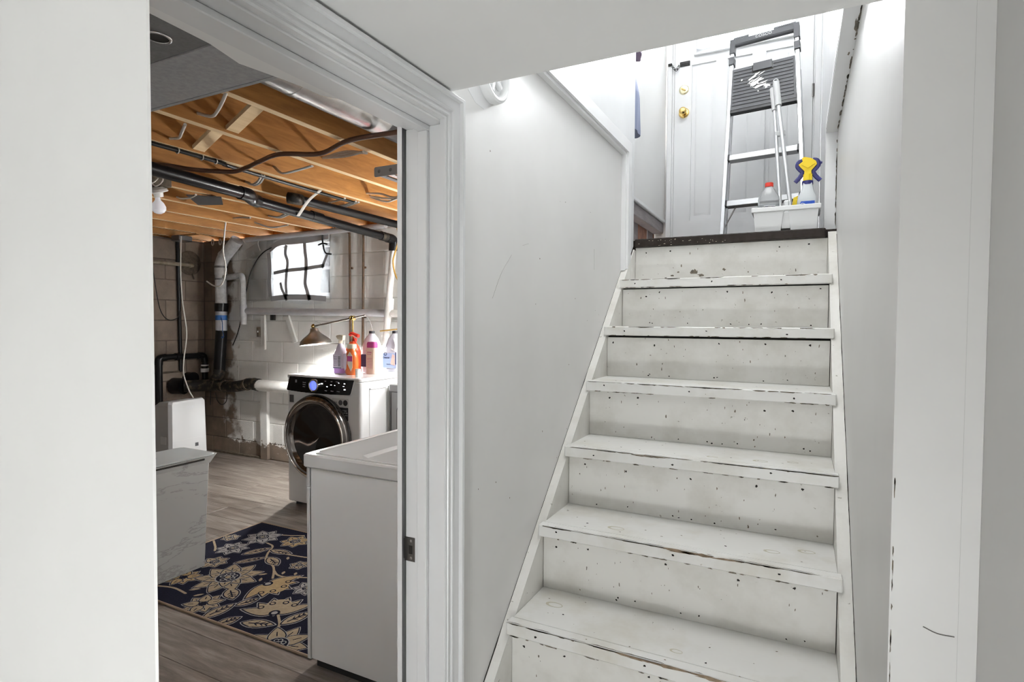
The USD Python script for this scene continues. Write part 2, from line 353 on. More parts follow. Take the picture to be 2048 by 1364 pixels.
def block_mat(name, paint, bare, edge):
    """concrete block; 'edge' = where the white paint stops (x), with a ragged border; bare lower scuffed band"""
    return usdkit.material(stage, '/World/Looks/' + name, {
        'g': ('geometry', {}), 's': ('separate_xyz', {}),
        'n': ('noise_texture', {'scale': 3.0, 'detail': 5.0}), 'n2': ('noise_texture', {'scale': 7.0, 'detail': 5.0}), 'n3': ('noise_texture', {'scale': 17.0, 'detail': 7.0, 'roughness': 0.7}),
        'a': ('math', {'math_type': 'multiply_add', 'value2': 0.9, 'value3': -0.45}),          # ragged border
        'a2': ('math', {'math_type': 'add'}), 'e': ('map_range', {'from_min': edge - 0.03, 'from_max': edge + 0.03, 'clamp': True}),
        'bz': ('map_range', {'from_min': 0.10, 'from_max': 0.30, 'to_min': 0.36, 'to_max': 0.86, 'clamp': True}),  # scuffed foot of the wall
        'lt': ('math', {'math_type': 'less_than'}), 'mn': ('math', {'math_type': 'minimum'}),
        'pr': ('rgb_ramp', {'ramp': [(0.3, paint), (0.7, tuple(0.9 * c for c in paint))]}),
        'br': ('rgb_ramp', {'ramp': [(0.3, bare), (0.7, tuple(0.62 * c for c in bare))]}),
        'x': ('mix', {}), 'b': ('bump', {'strength': 0.35, 'distance': 0.004}), 'nb': ('noise_texture', {'scale': 90.0, 'detail': 4.0}),
        'p': ('principled_bsdf', {'roughness': 0.6})},
        [('g.position', 's.vector'), ('g.position', 'n.vector'), ('g.position', 'n2.vector'), ('g.position', 'n3.vector'), ('g.position', 'nb.vector'),
         ('n.fac', 'a.value1'), ('a.value', 'a2.value1'), ('s.x', 'a2.value2'), ('a2.value', 'e.value'),
         ('s.z', 'bz.value'), ('n3.fac', 'lt.value1'), ('bz.result', 'lt.value2'), ('e.result', 'mn.value1'), ('lt.value', 'mn.value2'),
         ('n2.fac', 'pr.fac'), ('n2.fac', 'br.fac'), ('mn.value', 'x.fac'), ('br.color', 'x.color1'), ('pr.color', 'x.color2'),
         ('x.color', 'p.base_color'), ('nb.fac', 'b.height'), ('b.normal', 'p.normal')], surface='p.BSDF')
BLOCK = [block_mat('painted_block_a', (0.74, 0.735, 0.71), (0.25, 0.195, 0.15), -4.62), block_mat('painted_block_b', (0.70, 0.695, 0.67), (0.22, 0.17, 0.13), -4.62)]
BARE = [mat('bare_block_a', (0.23, 0.18, 0.14), 0.8, col2=(0.15, 0.115, 0.09), scale=4, detail=6, bump=(90, 0.4, 0.005)),
        mat('bare_block_b', (0.26, 0.21, 0.165), 0.8, col2=(0.17, 0.13, 0.10), scale=4, detail=6, bump=(90, 0.4, 0.005))]
M['mortar'] = block_mat('mortar', (0.58, 0.57, 0.545), (0.13, 0.10, 0.08), -4.62)
M['mortarbare'] = mat('bare_mortar', (0.12, 0.095, 0.075), 0.9)

M['film'] = usdkit.material(stage, '/World/Looks/plastic_film', {
    't': ('transparent_bsdf', {'color': (0.94, 0.95, 0.96)}), 'd': ('translucent_bsdf', {'color': (0.75, 0.76, 0.78)}), 'df': ('diffuse_bsdf', {'color': (0.80, 0.80, 0.79)}),
    'gl': ('glossy_bsdf', {'color': (0.8, 0.8, 0.8), 'roughness': 0.18}), 'fr': ('fresnel', {'IOR': 1.45}),
    'm0': ('mix_closure', {'fac': 0.5}), 'm1': ('mix_closure', {'fac': 0.30}), 'm2': ('mix_closure', {})},
    [('d.BSDF', 'm0.closure1'), ('df.BSDF', 'm0.closure2'), ('t.BSDF', 'm1.closure1'), ('m0.closure', 'm1.closure2'),
     ('fr.fac', 'm2.fac'), ('m1.closure', 'm2.closure1'), ('gl.BSDF', 'm2.closure2')], surface='m2.closure')
M['pane'] = usdkit.material(stage, '/World/Looks/window_pane', {
    't': ('transparent_bsdf', {}), 'gl': ('glossy_bsdf', {'roughness': 0.02}), 'fr': ('fresnel', {'IOR': 1.5}), 'm': ('mix_closure', {})},
    [('fr.fac', 'm.fac'), ('t.BSDF', 'm.closure1'), ('gl.BSDF', 'm.closure2')], surface='m.closure')
M['blind'] = usdkit.material(stage, '/World/Looks/blind_slat_white', {
    'd': ('diffuse_bsdf', {'color': (0.85, 0.86, 0.87)}), 't': ('translucent_bsdf', {'color': (0.85, 0.87, 0.9)}), 'm': ('mix_closure', {'fac': 0.4})},
    [('d.BSDF', 'm.closure1'), ('t.BSDF', 'm.closure2')], surface='m.closure')

# ================================================================== THE SETTING
CEIL = 1.925; LAND = 1.80; TOP = 4.20
RND = random.Random(7)
def boxes(*bs): return cat(*[bx(a, b) for a, b in bs])

# floor: a slab with vinyl planks in the laundry room
fl = struct('floor')
part('slab', bx((-5.3, -2.7, -0.15), (1.2, 4.3, -0.008)), M['subfloor'], fl)
part('foyer_bounce_floor', boxes(((-2.3, -2.7, -0.0079), (1.2, 0.19, 0.0)), ((-0.104, 0.1901, -0.0079), (1.2, 1.4, 0.0))), mat('light_bounce_vinyl', (0.64, 0.64, 0.63), 0.5, col2=(0.58, 0.58, 0.57), scale=5), fl)  # out of view; kept pale to bounce light up to the ceiling
row, y = 0, 0.20
while y < 4.05:
    y2 = min(y + 0.178, 4.055); x = -5.1 - RND.uniform(0, 1.0)
    while x < -0.105:
        x2 = min(x + 1.22, -0.106); a = max(x, -5.095)
        if x2 - a > 0.03 and not (x2 < -3.2 and y < 1.4) and not (a > -0.9 and y > 2.2):
            part('plank', bx((a, y, -0.008), (x2 - 0.0015, y2 - 0.0015, 0.0), 0.0012), PLANK[RND.choice((0, 0, 1, 2))], fl)
        x += 1.22
    y += 0.178

# foyer shell
w = struct('wall_left')       # the near wall on the left, its plain end hides the near jamb of the doorway
part('panel', prism([(-2.2, 0.335), (0.158, 0.335), (0.160, 0.337), (0.118, 0.3555), (-2.2, 0.3555)], 0, CEIL, 'xy'), M['wall'], w)
w = struct('wall_rear'); part('panel', bx((-2.2, -2.7, 0), (1.05, -2.6, CEIL)), M['wall'], w)  # out of view, with the next wall closes the foyer to bounce light
w = struct('wall_rear_left'); part('panel', bx((-2.3, -2.7, 0), (-2.2, 0.355, CEIL)), M['wall'], w)
w = struct('wall_right')      # foyer wall with the return beside the stairs
part('panel', bx((0.951, -2.7, 0), (1.05, 1.10, CEIL)), M['wall'], w)
c = struct('ceiling'); part('panel', boxes(((-2.3, -2.7, CEIL), (1.05, 0.355, CEIL + 0.02)), ((-0.0004, 0.3551, CEIL), (1.05, 1.075, CEIL + 0.02))), M['ceil'], c)
part('edge_board', bx((-0.0, 1.0751, CEIL), (0.846, 1.085, 2.25)), M['ceil'], c)

# stairwell walls: lower faces, upper faces standing 3 cm proud, with edge boards
w = struct('wall_stair_left')
part('lower_face', prism([(1.135, 0), (2.62, 0), (2.62, 2.19), (1.06, 2.19), (1.06, 1.925), (1.135, 1.925)], -0.10, 0.0), M['wall'], w)
part('upper_face', prism([(1.0, 2.22), (2.56, 2.22), (2.56, 1.71), (2.622, 1.77), (2.622, TOP), (1.0, TOP)], -0.10, 0.024), M['glosswall'], w)
part('edge_board', prism([(1.0, 2.172), (2.51, 2.172), (2.51, 1.655), (2.56, 1.70), (2.56, 2.222), (1.0, 2.222)], 0.0002, 0.030), M['trim'], w)
part('edge_lip', prism([(1.0, 2.160), (2.498, 2.160), (2.498, 1.648), (2.5105, 1.655), (2.5105, 2.1725), (1.0, 2.1725)], 0.0002, 0.020), M['trim'], w)
w = struct('wall_stair_right')
part('lower_face', prism([(1.0, 0), (2.80, 0), (2.80, 2.24), (1.0, 2.24)], 0.846, 0.9508), M['wall'], w)
part('upper_face', prism([(1.0, 2.27), (2.80, 2.27), (2.80, 1.80), (3.80, 1.80), (3.80, TOP), (1.0, TOP)], 0.808, 0.95), M['glosswall'], w)
part('edge_board', prism([(1.0, 2.215), (2.75, 2.215), (2.75, 1.80), (2.80, 1.80), (2.80, 2.272), (1.0, 2.272)], 0.803, 0.8459), M['trim'], w)
part('edge_groove', prism([(1.0, 2.2262), (2.7385, 2.2262), (2.7385, 2.229), (1.0, 2.229)], 0.8025, 0.8032), M['gap'], w)

# landing
f = struct('floor'); part('boards', boxes(((-0.085, 2.665, 1.70), (0.808, 3.86, LAND)), ((0.808, 2.665, 1.70), (0.8459, 2.7999, LAND))), M['brown'], f)
w = struct('added_wall_understair'); part('panel', bx((-0.0999, 2.67, 0), (0.8459, 2.72, 1.6999)), M['wall'], w)  # unseen panel added to stop sky light leaking through the stairs
w = struct('wall_landing_left')
part('upper_face', bx((-0.20, 2.40, 2.094), (-0.085, 3.80, TOP)), M['wall'], w)
part('return_face', bx((-0.20, 2.40, 1.6), (-0.0999, 2.62, 2.0939)), M['wall'], w)
t = struct('trim_1')
part('ledge_nosing', bx((-0.22, 2.62, 2.070), (-0.078, 3.80, 2.0935), 0.004), M['trim'], t)
part('ledge_shade_band', bx((-0.22, 2.62, 2.003), (-0.092, 3.80, 2.0699), 0.003), M['ledgewood'], t)  # grey board painted as the shadow band below the ledge
w = struct('wall_landing_lower')
for (y0, y1, m_) in ((2.62, 3.38, 'ledgewood'), (3.384, 3.60, 'redwood'), (3.604, 3.622, 'trim'), (3.626, 3.765, 'ledgewood'), (3.769, 3.80, 'redwood')):
    part('plank', bx((-0.20, y0, 1.70), (-0.15, y1, 2.0029), 0.003), M[m_], w)
w = struct('wall_landing_back')
part('panel', boxes(((-0.20, 3.82, 1.6), (-0.055, 3.90, TOP)), ((0.785, 3.82, 1.6), (0.95, 3.90, TOP)), ((-0.055, 3.82, 3.98), (0.785, 3.90, TOP))), M['wall'], w)
w = struct('wall_stairhead'); part('panel', bx((-0.1, 0.98, 2.2501), (0.95, 1.0749, TOP)), M['wall'], w)
c = struct('ceiling'); part('panel', bx((-0.2, 0.98, TOP), (0.95, 3.9, TOP + 0.1)), M['ceil'], c)

# ------------------------------------------------------------------ doorway to the laundry room
w = struct('wall_doorway')
part('header', bx((-0.104, 0.356, 1.875), (-0.0005, 1.14, 2.27)), M['wall'], w)
part('pier', boxes(((-0.104, 1.096, 0), (-0.1002, 2.39, 2.27)), ((-0.104, 2.3901, 0), (-0.1002, 4.06, 1.69))), M['wall'], w)
part('pier', bx((-0.0994, 1.096, 0), (-0.0005, 1.136, 1.8749)), M['wall'], w)
part('pier', bx((-0.104, 0.356, 0), (-0.0005, 0.3765, 1.8749)), M['wall'], w)
d1 = struct('door_1')
YL, YR, ZT = 0.395, 1.078, 1.856
def frame(y_in, y_out, z_in, z_out, x0, x1, b=0.002):
    """three boards round the opening: far leg, head, near leg"""
    return [bx((x0, YR + y_in, 0), (x1, YR + y_out, ZT + z_in), b), bx((x0, YL - y_out, ZT + z_in), (x1, YR + y_out, ZT + z_out), b), bx((x0, YL - y_out, 0), (x1, YL - y_in, ZT + z_in), b)]
for m_ in frame(0.0, 0.018, 0.0, 0.018, -0.104, 0.0): part('jamb', m_, M['trim'], d1)
for m_ in frame(-0.013, -0.0002, -0.013, -0.0002, -0.062, -0.036): part('door_stop', m_, M['trim'], d1)
prof = [(0.000, 0.0), (0.000, 0.0135), (0.0035, 0.016), (0.0045, 0.013), (0.009, 0.0135), (0.0105, 0.017), (0.015, 0.0175), (0.017, 0.0145), (0.021, 0.015), (0.023, 0.0185), (0.026, 0.0195), (0.028, 0.017), (0.049, 0.018), (0.050, 0.027), (0.056, 0.028), (0.060, 0.024), (0.062, 0.0)]
V, F = [], []
for (dd, ww) in prof:
    zz = ZT + 0.004 + dd * 1.0; yl, yr = YL - 0.004 - dd * 0.5, YR - 0.013 + dd * 1.12
    V += [(ww, yr, 0), (ww, yr, zz), (ww, yl, zz), (ww, yl, 0)]
for i in range(len(prof) - 1):
    for j in range(3):
        q = 4 * i + j; F += [[q, q + 1, q + 5], [q, q + 5, q + 4]]
part('casing', trimesh.Trimesh(V, F, process=False), M['trim'], d1, smooth=20)
V2 = [(-0.104 - x, y, z) for x, y, z in V]
part('casing', trimesh.Trimesh(V2, [f_[::-1] for f_ in F], process=False), M['trim'], d1, smooth=20)
# latch strike on the far jamb
st = cat(bx((-0.106, YR - 0.0016, 0.848), (-0.076, YR - 0.0002, 0.905), 0.0006), tube([(-0.103, YR - 0.001, 0.85), (-0.1075, YR + 0.004, 0.85)], 0.001, 6, curve=False),
         bx((-0.1085, YR - 0.0016, 0.852), (-0.1041, YR + 0.006, 0.900), 0.001))
sp = part('strike_plate', st, M['strike'], d1, label='dark steel strike plate let into the far jamb')
part('latch_hole', bx((-0.093, YR - 0.0021, 0.866), (-0.083, YR - 0.0015, 0.886)), M['hole'], sp)
for z_ in (0.856, 0.897): part('screw', lathe([(0, 0.0012), (0.003, 0.0008), (0.0035, 0)], 10, (-0.087, YR - 0.0016, z_), (0, -1, 0)), M['galv'], sp)

# ================================================================== THE STAIRS
st = thing('staircase', 'worn white painted wooden stairs rising from the foyer to the landing', 'stairs', (0.42, 0.75, 0))
T_, R_, Y1, Z1 = 0.21085, 0.20, 2.4085, 1.60
SL = R_ / T_
def string_top(y): return 0.874 + SL * (y - 1.69)
for (x0, x1, ye) in ((0.0005, 0.029, 2.56), (0.815, 0.8455, 2.72)):
    y0 = 1.69 - 0.874 / SL
    P = [(y0, 0.0), (ye, string_top(ye)), (ye, string_top(ye) - 0.30), (y0 + 0.30, 0.0)]
    if x0 > 0.5: P = [(y0, 0), (2.655, string_top(2.655)), (2.75, string_top(2.655)), (2.75, 1.45), (y0 + 0.3, 0)]
    sg = prism(P, x0, x1)
    if x0 < 0.5: sg = cat(sg, prism([(2.56, string_top(2.56)), (2.618, string_top(2.618)), (2.642, 1.75), (2.642, 1.50), (2.56, 1.45)], 0.0243, 0.0295))
    part('stringer', sg, M['stairs'], st)
    xg = x0 if x0 < 0.5 else x1
    # dark open joint between stringer and wall, of uneven width
    ys = np.linspace(y0 + 0.05, ye - 0.06 if x0 < 0.5 else 2.64, 40); rr = np.random.RandomState(3 + int(x0 * 10))
    for nm, k0, k1 in (('open_joint', 0, 20), ('open_joint', 19, 40)):
        wv = 0.0009 + 0.0016 * rr.rand(40) ** 3
        if x0 < 0.5: wv[8:13] += 0.002
        V, F = [], []
        for k in range(k0, k1):
            z_ = string_top(ys[k]) + 0.0004
            V += [(xg, ys[k], z_), (xg + (wv[k] if x0 < 0.5 else -wv[k] * 0.8), ys[k], z_)]
        for k in range(k1 - k0 - 1): F += [[2 * k, 2 * k + 1, 2 * k + 3], [2 * k, 2 * k + 3, 2 * k + 2]]
        part(nm, trimesh.Trimesh(V, F, process=False), M['gap'], st, smooth=False, kind='stuff')

def blob(c, rx, ry, rs, n=12, jag=0.45):
    a = np.sort(rs.rand(n)) * 2 * math.pi if n > 12 else np.linspace(0, 2 * math.pi, n, endpoint=False)
    rad = 1 + jag * (rs.rand(len(a)) - 0.5) * 2
    return np.stack([c[0] + rx * rad * np.cos(a), c[1] + ry * rad * np.sin(a)], 1)

def fan(pts2, frame_):
    """flat polygon (n x 2) placed by frame_(u, v) -> 3-D points"""
    P = np.array([frame_(u, v) for u, v in pts2]); c = P.mean(0); n = len(P)
    return trimesh.Trimesh(np.vstack([P, c]), [[i, (i + 1) % n, n] for i in range(n)], process=False)

for k in range(1, 9):
    yf, z = Y1 - (k - 1) * T_, Z1 - (k - 1) * R_
    yb = yf + 0.2347
    x0, x1 = (0.022, 0.8245)
    tr = cat(bx((x0, yf, z - 0.036), (x1, yf + 0.034, z), 0.003), bx((0.0292, yf + 0.0335, z - 0.036), (0.8148, yb + 0.018, z), 0.0008))
    t_ = part('tread', tr, M['tread'], st)
    rs = np.random.RandomState(20 + k)
    # worn edge: slivers of bare wood along the nosing, top and bottom
    ms = []
    ntop = 26 if k >= 3 else 12
    for _ in range(int(ntop * 1.5)):
        u = rs.uniform(x0 + 0.02, x1 - 0.02); L = rs.uniform(0.004, 0.030) * (2.0 if k >= 4 and rs.rand() < 0.35 else 1); h = rs.uniform(0.0012, 0.0030)
        pts = blob((u, z - h * 0.6), L, h, rs, 10); pts[:, 1] = np.minimum(pts[:, 1], z - 0.0008)
        pts[:, 0] = np.clip(pts[:, 0], x0 + 0.002, x1 - 0.002); ms.append(fan(pts, lambda a, b: (a, yf - 0.0004, b)))
        if rs.rand() < 0.5:
            pts = blob((u, yf + 0.003), L * 0.7, h * 0.8, rs, 9); pts[:, 1] = np.maximum(pts[:, 1], yf + 0.003); pts[:, 0] = np.clip(pts[:, 0], x0 + 0.002, x1 - 0.002)
            ms.append(fan(pts, lambda a, b: (a, b, z + 0.0004)))
    for _ in range(18):
        u = rs.uniform(x0 + 0.02, x1 - 0.02); L = rs.uniform(0.003, 0.014); h = rs.uniform(0.0008, 0.002)
        pts = blob((u, z - 0.035), L, h, rs, 9); ms.append(fan(pts, lambda a, b: (a, yf - 0.0004, b)))
    for _ in range(16):      # specks on the tread and the nosing
        u, v, r_ = rs.uniform(x0 + 0.03, x1 - 0.03), rs.uniform(yf + 0.012, yb - 0.03), rs.uniform(0.0008, 0.0022)
        ms.append(fan(blob((u, v), r_ * 1.5, r_, rs, 8), lambda a, b: (a, b, z + 0.0004)))
    part('worn_patch', cat(*ms), M['chip'], t_, smooth=False, kind='stuff')
    if k in (4, 5, 6):       # long splinters where the nosing has split
        ms = []
        for u in ({4: (0.30,), 5: (0.44, 0.49, 0.56), 6: (0.38, 0.46, 0.55)}[k]):
            ms.append(fan(blob((u, z - 0.004), 0.045, 0.0035, rs, 16, 0.5), lambda a, b: (a, yf - 0.0007, b)))
        part('splinter', cat(*ms), mat('split_wood_%d' % k, (0.34, 0.25, 0.17), 0.8, col2=(0.2, 0.15, 0.10), scale=60) if k != 4 else M['chip'], t_, smooth=False, label='bare split wood along the nosing')
    # yellowed rings where pots stood
    if k >= 4:
        ms = []
        for _ in range(3):
            u, v, r_ = rs.uniform(0.1, 0.75), rs.uniform(yf + 0.05, yf + 0.16), rs.uniform(0.010, 0.022)
            ring = Point(0, 0).buffer(1.0, 12).difference(Point(0.12, 0).buffer(0.78, 12))
            ring = affinity.translate(affinity.scale(ring, r_ * 1.3, r_ * 0.7, origin=(0, 0)), u, v)
            ms.append(prism(ring, z + 0.0002, z + 0.0004, 'xy'))
        part('stain', cat(*ms), mat('tread_stain_%d' % k, (0.56, 0.53, 0.42), 0.5), t_, smooth=False, kind='stuff')
    # nail heads in the nosing
    ms = []
    for u in np.array([0.11, 0.40, 0.68]) + rs.uniform(-0.03, 0.03, 3):
        ms.append(fan(blob((u, z - 0.018 + rs.uniform(-0.006, 0.006)), 0.0032, 0.0026, rs, 9), lambda a, b: (a, yf - 0.0005, b)))
    for u in np.array([0.15, 0.55]) + rs.uniform(-0.05, 0.05, 2):
        ms.append(fan(blob((u, yf + 0.08 + rs.uniform(-0.03, 0.03)), 0.003, 0.003, rs, 9), lambda a, b: (a, b, z + 0.0005)))
    part('nail_head', cat(*ms), M['hole'], t_, smooth=False, kind='stuff')

for k in range(0, 9):       # riser k stands behind tread k (k = 0: below tread 1 is k = 1 ...)
    yf = Y1 - (k - 1) * T_ + 0.024
    ztop = (Z1 - (k - 1) * R_) - 0.036
    zbot = ztop - R_ + 0.036
    gap = {1: 0.005, 2: 0.008}.get(k, 0.0012)
    x0, x1 = 0.0305 if k in (1, 4, 5) else 0.0296, 0.8132 if k in (1, 2, 5) else 0.8144
    r_ = part('riser', bx((x0, yf, max(zbot, 0.0) + 0.0004), (x1, yf + 0.018, ztop - gap), 0.0006), M['stairs'], st)
    part('gap_shade_sheet', bx((0.0293, yf + 0.0185, max(zbot, 0)), (0.8147, yf + 0.022, ztop)), M['gap'], r_)  # dark sheet behind the riser, standing in for shade in the gap
    rs = np.random.RandomState(60 + k); ms = []
    for u in np.array([0.10, 0.22, 0.42, 0.62, 0.74]) + rs.uniform(-0.05, 0.05, 5):
        if rs.rand() < 0.85: ms.append(fan(blob((u, ztop - 0.018 - rs.uniform(0, 0.02)), 0.0034, 0.0034, rs, 9), lambda a, b: (a, yf - 0.0005, b)))
    for u in rs.uniform(0.06, 0.78, 7): ms.append(fan(blob((u, zbot + rs.uniform(0.008, 0.02)), 0.0026, 0.0022, rs, 8), lambda a, b: (a, yf - 0.0005, b)))
    part('nail_hole', cat(*ms), M['hole'], r_, smooth=False, kind='stuff')
    ms = []
    for _ in range(26):
        u, v, q = rs.uniform(0.05, 0.79), zbot + rs.uniform(0.01, 0.15), rs.uniform(0.0006, 0.0022)
        ms.append(fan(blob((u, v), q * rs.uniform(0.6, 1.2), q * rs.uniform(1.0, 3.2), rs, 8), lambda a, b: (a, yf - 0.0004, b)))
    if k == 0:
        for u, v, a, b in ((0.235, 0.045, 0.016, 0.009), (0.262, 0.03, 0.014, 0.006), (0.14, 0.03, 0.008, 0.004), (0.165, 0.045, 0.006, 0.004), (0.11, 0.02, 0.006, 0.003), (0.36, 0.05, 0.006, 0.006)):
            ms.append(fan(blob((u + 0.06, zbot + v), a, b, rs, 14, 0.5), lambda a, b: (a, yf - 0.0005, b)))
    part('scuff', cat(*ms), M['chip'], r_, smooth=False, kind='stuff')
part('landing_nosing', cat(bx((0.030, Y1 + T_, LAND - 0.036), (0.806, Y1 + T_ + 0.05, LAND + 0.001), 0.004)), M['brown'], st, label='dark brown nosing strip at the landing edge')
rs = np.random.RandomState(5)
ms = [fan(blob((rs.uniform(0.05, 0.45), LAND - 0.02 + rs.uniform(-0.014, 0.012)), rs.uniform(0.001, 0.003), 0.0012, rs, 8), lambda a, b: (a, Y1 + T_ - 0.0005, b)) for _ in range(30)]
part('paint_speck', cat(*ms), M['cream'], st, smooth=False, kind='stuff')

# scuffs on the painted walls and chips along the edge boards and the wall corner
rs = np.random.RandomState(11)
sw = [p_ for p_ in stage.GetPrimAtPath('/World').GetChildren() if p_.GetName() == 'wall_stair_left'][0]
ms = []
for (pts, wd) in ((((1.31, 1.475), (1.36, 1.545), (1.42, 1.60)), 0.0016), (((1.49, 1.635), (1.53, 1.645)), 0.0012), (((2.13, 1.70), (2.135, 1.62)), 0.0022)):
    ms.append(tube([(0.0002, a, b) for a, b in pts], 0.0006, 6, ry=wd * 0.5))
part('scratch', cat(*ms), mat('scratch_grey', (0.46, 0.45, 0.43), 0.6), sw, smooth=False, kind='stuff')
ms = [fan(blob((rs.uniform(1.2, 2.4), rs.uniform(0.9, 1.9)), rs.uniform(0.001, 0.0025), rs.uniform(0.001, 0.003), rs, 8), lambda a, b: (0.0006, a, b)) for _ in range(26)]
part('speck', cat(*ms), M['chip'], sw, smooth=False, kind='stuff')
swr = [p_ for p_ in stage.GetPrimAtPath('/World').GetChildren() if p_.GetName() == 'wall_stair_right'][0]
ms = []
for _ in range(40):
    y_ = rs.uniform(1.65, 2.74); ms.append(fan(blob((y_, 2.2149), rs.uniform(0.004, 0.03), rs.uniform(0.001, 0.0035), rs, 9), lambda a, b: (0.8458 - (2.2149 - b + 0.002), a, 2.2146)))
for (y_, x_, a_, b_) in ((1.80, 0.839, 0.035, 0.004), (1.98, 0.833, 0.012, 0.003), (2.52, 0.842, 0.03, 0.003)):
    ms.append(fan(blob((y_, x_), a_, b_, rs, 12), lambda a, b: (b, a, 2.2145)))
for _ in range(26):
    z_ = rs.uniform(1.82, 2.21); ms.append(fan(blob((0.8445, z_), rs.uniform(0.001, 0.003), rs.uniform(0.004, 0.022), rs, 9), lambda a, b: (min(a, 0.8458), 2.7495, b)))
part('paint_chip', cat(*ms), M['chip'], swr, smooth=False, kind='stuff')
cr = [p_ for p_ in stage.GetPrimAtPath('/World').GetChildren() if p_.GetName() == 'wall_right'][0]
ms = []
for _ in range(26):
    z_ = rs.uniform(0.62, 1.2); ms.append(fan(blob((0.849, z_), rs.uniform(0.0004, 0.0012), rs.uniform(0.003, 0.014), rs, 9), lambda a, b: (max(a, 0.8482), 0.9995, b)))
part('paint_chip', cat(*ms), M['chip'], cr, smooth=False, kind='stuff')
part('scratch', tube([(0.888, 0.9997, 0.972), (0.905, 0.9997, 0.966), (0.925, 0.9997, 0.966)], 0.0004, 6, ry=0.0009), M['strike'], cr, smooth=False)
part('hairline', boxes(((0.9285, 0.9995, 0.7), (0.9290, 1.0, CEIL))), mat('hairline', (0.60, 0.595, 0.58), 0.6), cr)

# ================================================================== LANDING: entrance door and what stands before it
YD = 3.80
d2 = struct('door_2')
X0, X1, ZB, ZTp = -0.030, 0.762, LAND + 0.006, 3.955
wx0, wx1, wz0, wz1 = 0.135, 0.640, 3.155, 3.86
part('leaf', boxes(((X0, YD, ZB), (X1, YD + 0.04, 2.075)), ((X0, YD, 2.075), (0.076, YD + 0.04, ZTp)), ((0.655, YD, 2.075), (X1, YD + 0.04, ZTp)),
                   ((0.076, YD, 3.06), (0.655, YD + 0.04, wz0)), ((0.076, YD, wz1), (0.655, YD + 0.04, ZTp)), ((0.076, YD, wz0), (wx0, YD + 0.04, wz1)), ((wx1, YD, wz0), (0.655, YD + 0.04, wz1)),
                   ((0.222, YD, 2.075), (0.289, YD + 0.04, 3.06)), ((0.432, YD, 2.075), (0.508, YD + 0.04, 3.06))), M['door'], d2)
for (a, b) in ((0.076, 0.222), (0.289, 0.432), (0.508, 0.655)):          # three tall raised panels
    z0, z1 = 2.075, 3.06
    pl = prism(sbox(a, z0, b, z1), YD + 0.012, YD + 0.03, 'xz')
    ridge = hull([(a + 0.022, YD + 0.012, z0 + 0.03), (b - 0.022, YD + 0.012, z0 + 0.03), (a + 0.022, YD + 0.012, z1 - 0.03), (b - 0.022, YD + 0.012, z1 - 0.03),
                  (a + 0.036, YD + 0.004, z0 + 0.048), (b - 0.036, YD + 0.004, z0 + 0.048), (a + 0.036, YD + 0.004, z1 - 0.048), (b - 0.036, YD + 0.004, z1 - 0.048)])
    part('door_panel', cat(pl, ridge), M['door'], d2)
def rim(x0, x1, z0, z1, w, y0, y1, b=0.004):
    return cat(bx((x0 - w, y0, z0 - w), (x1 + w, y1, z0), b), bx((x0 - w, y0, z1), (x1 + w, y1, z1 + w), b), bx((x0 - w, y0, z0), (x0, y1, z1), b), bx((x1, y0, z0), (x1 + w, y1, z1), b))
part('window_frame', cat(rim(wx0, wx1, wz0, wz1, 0.032, YD - 0.014, YD + 0.0), bx((wx0 - 0.045, YD - 0.022, wz0 - 0.046), (wx1 + 0.045, YD, wz0 - 0.03), 0.003)), M['door'], d2)
part('pane', bx((wx0, YD + 0.018, wz0), (wx1, YD + 0.022, wz1)), M['pane'], d2)
part('frame_post', cat(bx((-0.075, YD - 0.012, LAND), (-0.045, YD + 0.08, 3.98), 0.003), bx((-0.045, YD + 0.004, LAND), (-0.032, YD + 0.08, 3.98), 0.002)), M['trim'], d2)
part('frame_post', cat(bx((0.772, YD - 0.012, LAND), (0.806, YD + 0.08, 3.98), 0.003), bx((0.7635, YD + 0.004, LAND), (0.772, YD + 0.08, 3.98), 0.001)), M['trim'], d2)
part('door_stop', boxes(((-0.045, YD + 0.0405, LAND), (-0.018, YD + 0.06, 3.97)), ((0.750, YD + 0.0405, LAND), (0.7725, YD + 0.06, 3.97)), ((-0.018, YD + 0.0405, 3.93), (0.75, YD + 0.06, 3.97)), ((-0.018, YD + 0.0405, LAND), (0.75, YD + 0.06, LAND + 0.03))), M['trim'], d2)  # strips behind the leaf, added to block daylight leaking round it
part('frame_post', bx((-0.045, YD + 0.0, 3.96), (0.772, YD + 0.08, 3.98), 0.002), M['trim'], d2)
for z_ in (2.78, 2.05): 
    h = part('hinge', rod((0.764, YD - 0.006, z_ - 0.036), (0.764, YD - 0.006, z_ + 0.036), 0.0055, 8), M['strike'], d2, label='grey hinge barrel')
kb = part('door_knob', lathe([(0, 0.062), (0.012, 0.061), (0.020, 0.055), (0.024, 0.046), (0.022, 0.038), (0.014, 0.030), (0.011, 0.022), (0.012, 0.012), (0.026, 0.010), (0.031, 0.006), (0.033, 0.0)], 32, (0.030, YD, 2.765), (0, -1, 0)), M['brass'], d2, label='round shiny brass knob')
db = part('deadbolt', lathe([(0, 0.012), (0.018, 0.012), (0.026, 0.009), (0.030, 0.004), (0.031, 0.0)], 32, (0.028, YD, 2.912), (0, -1, 0)), M['brass2'], d2, label='pale brass deadbolt rosette')
part('thumb_turn', rot(bx((0.012, YD - 0.026, 2.904), (0.044, YD - 0.011, 2.913), 0.003), 28, (0, 1, 0), (0.028, YD, 2.909)), M['brass'], db)
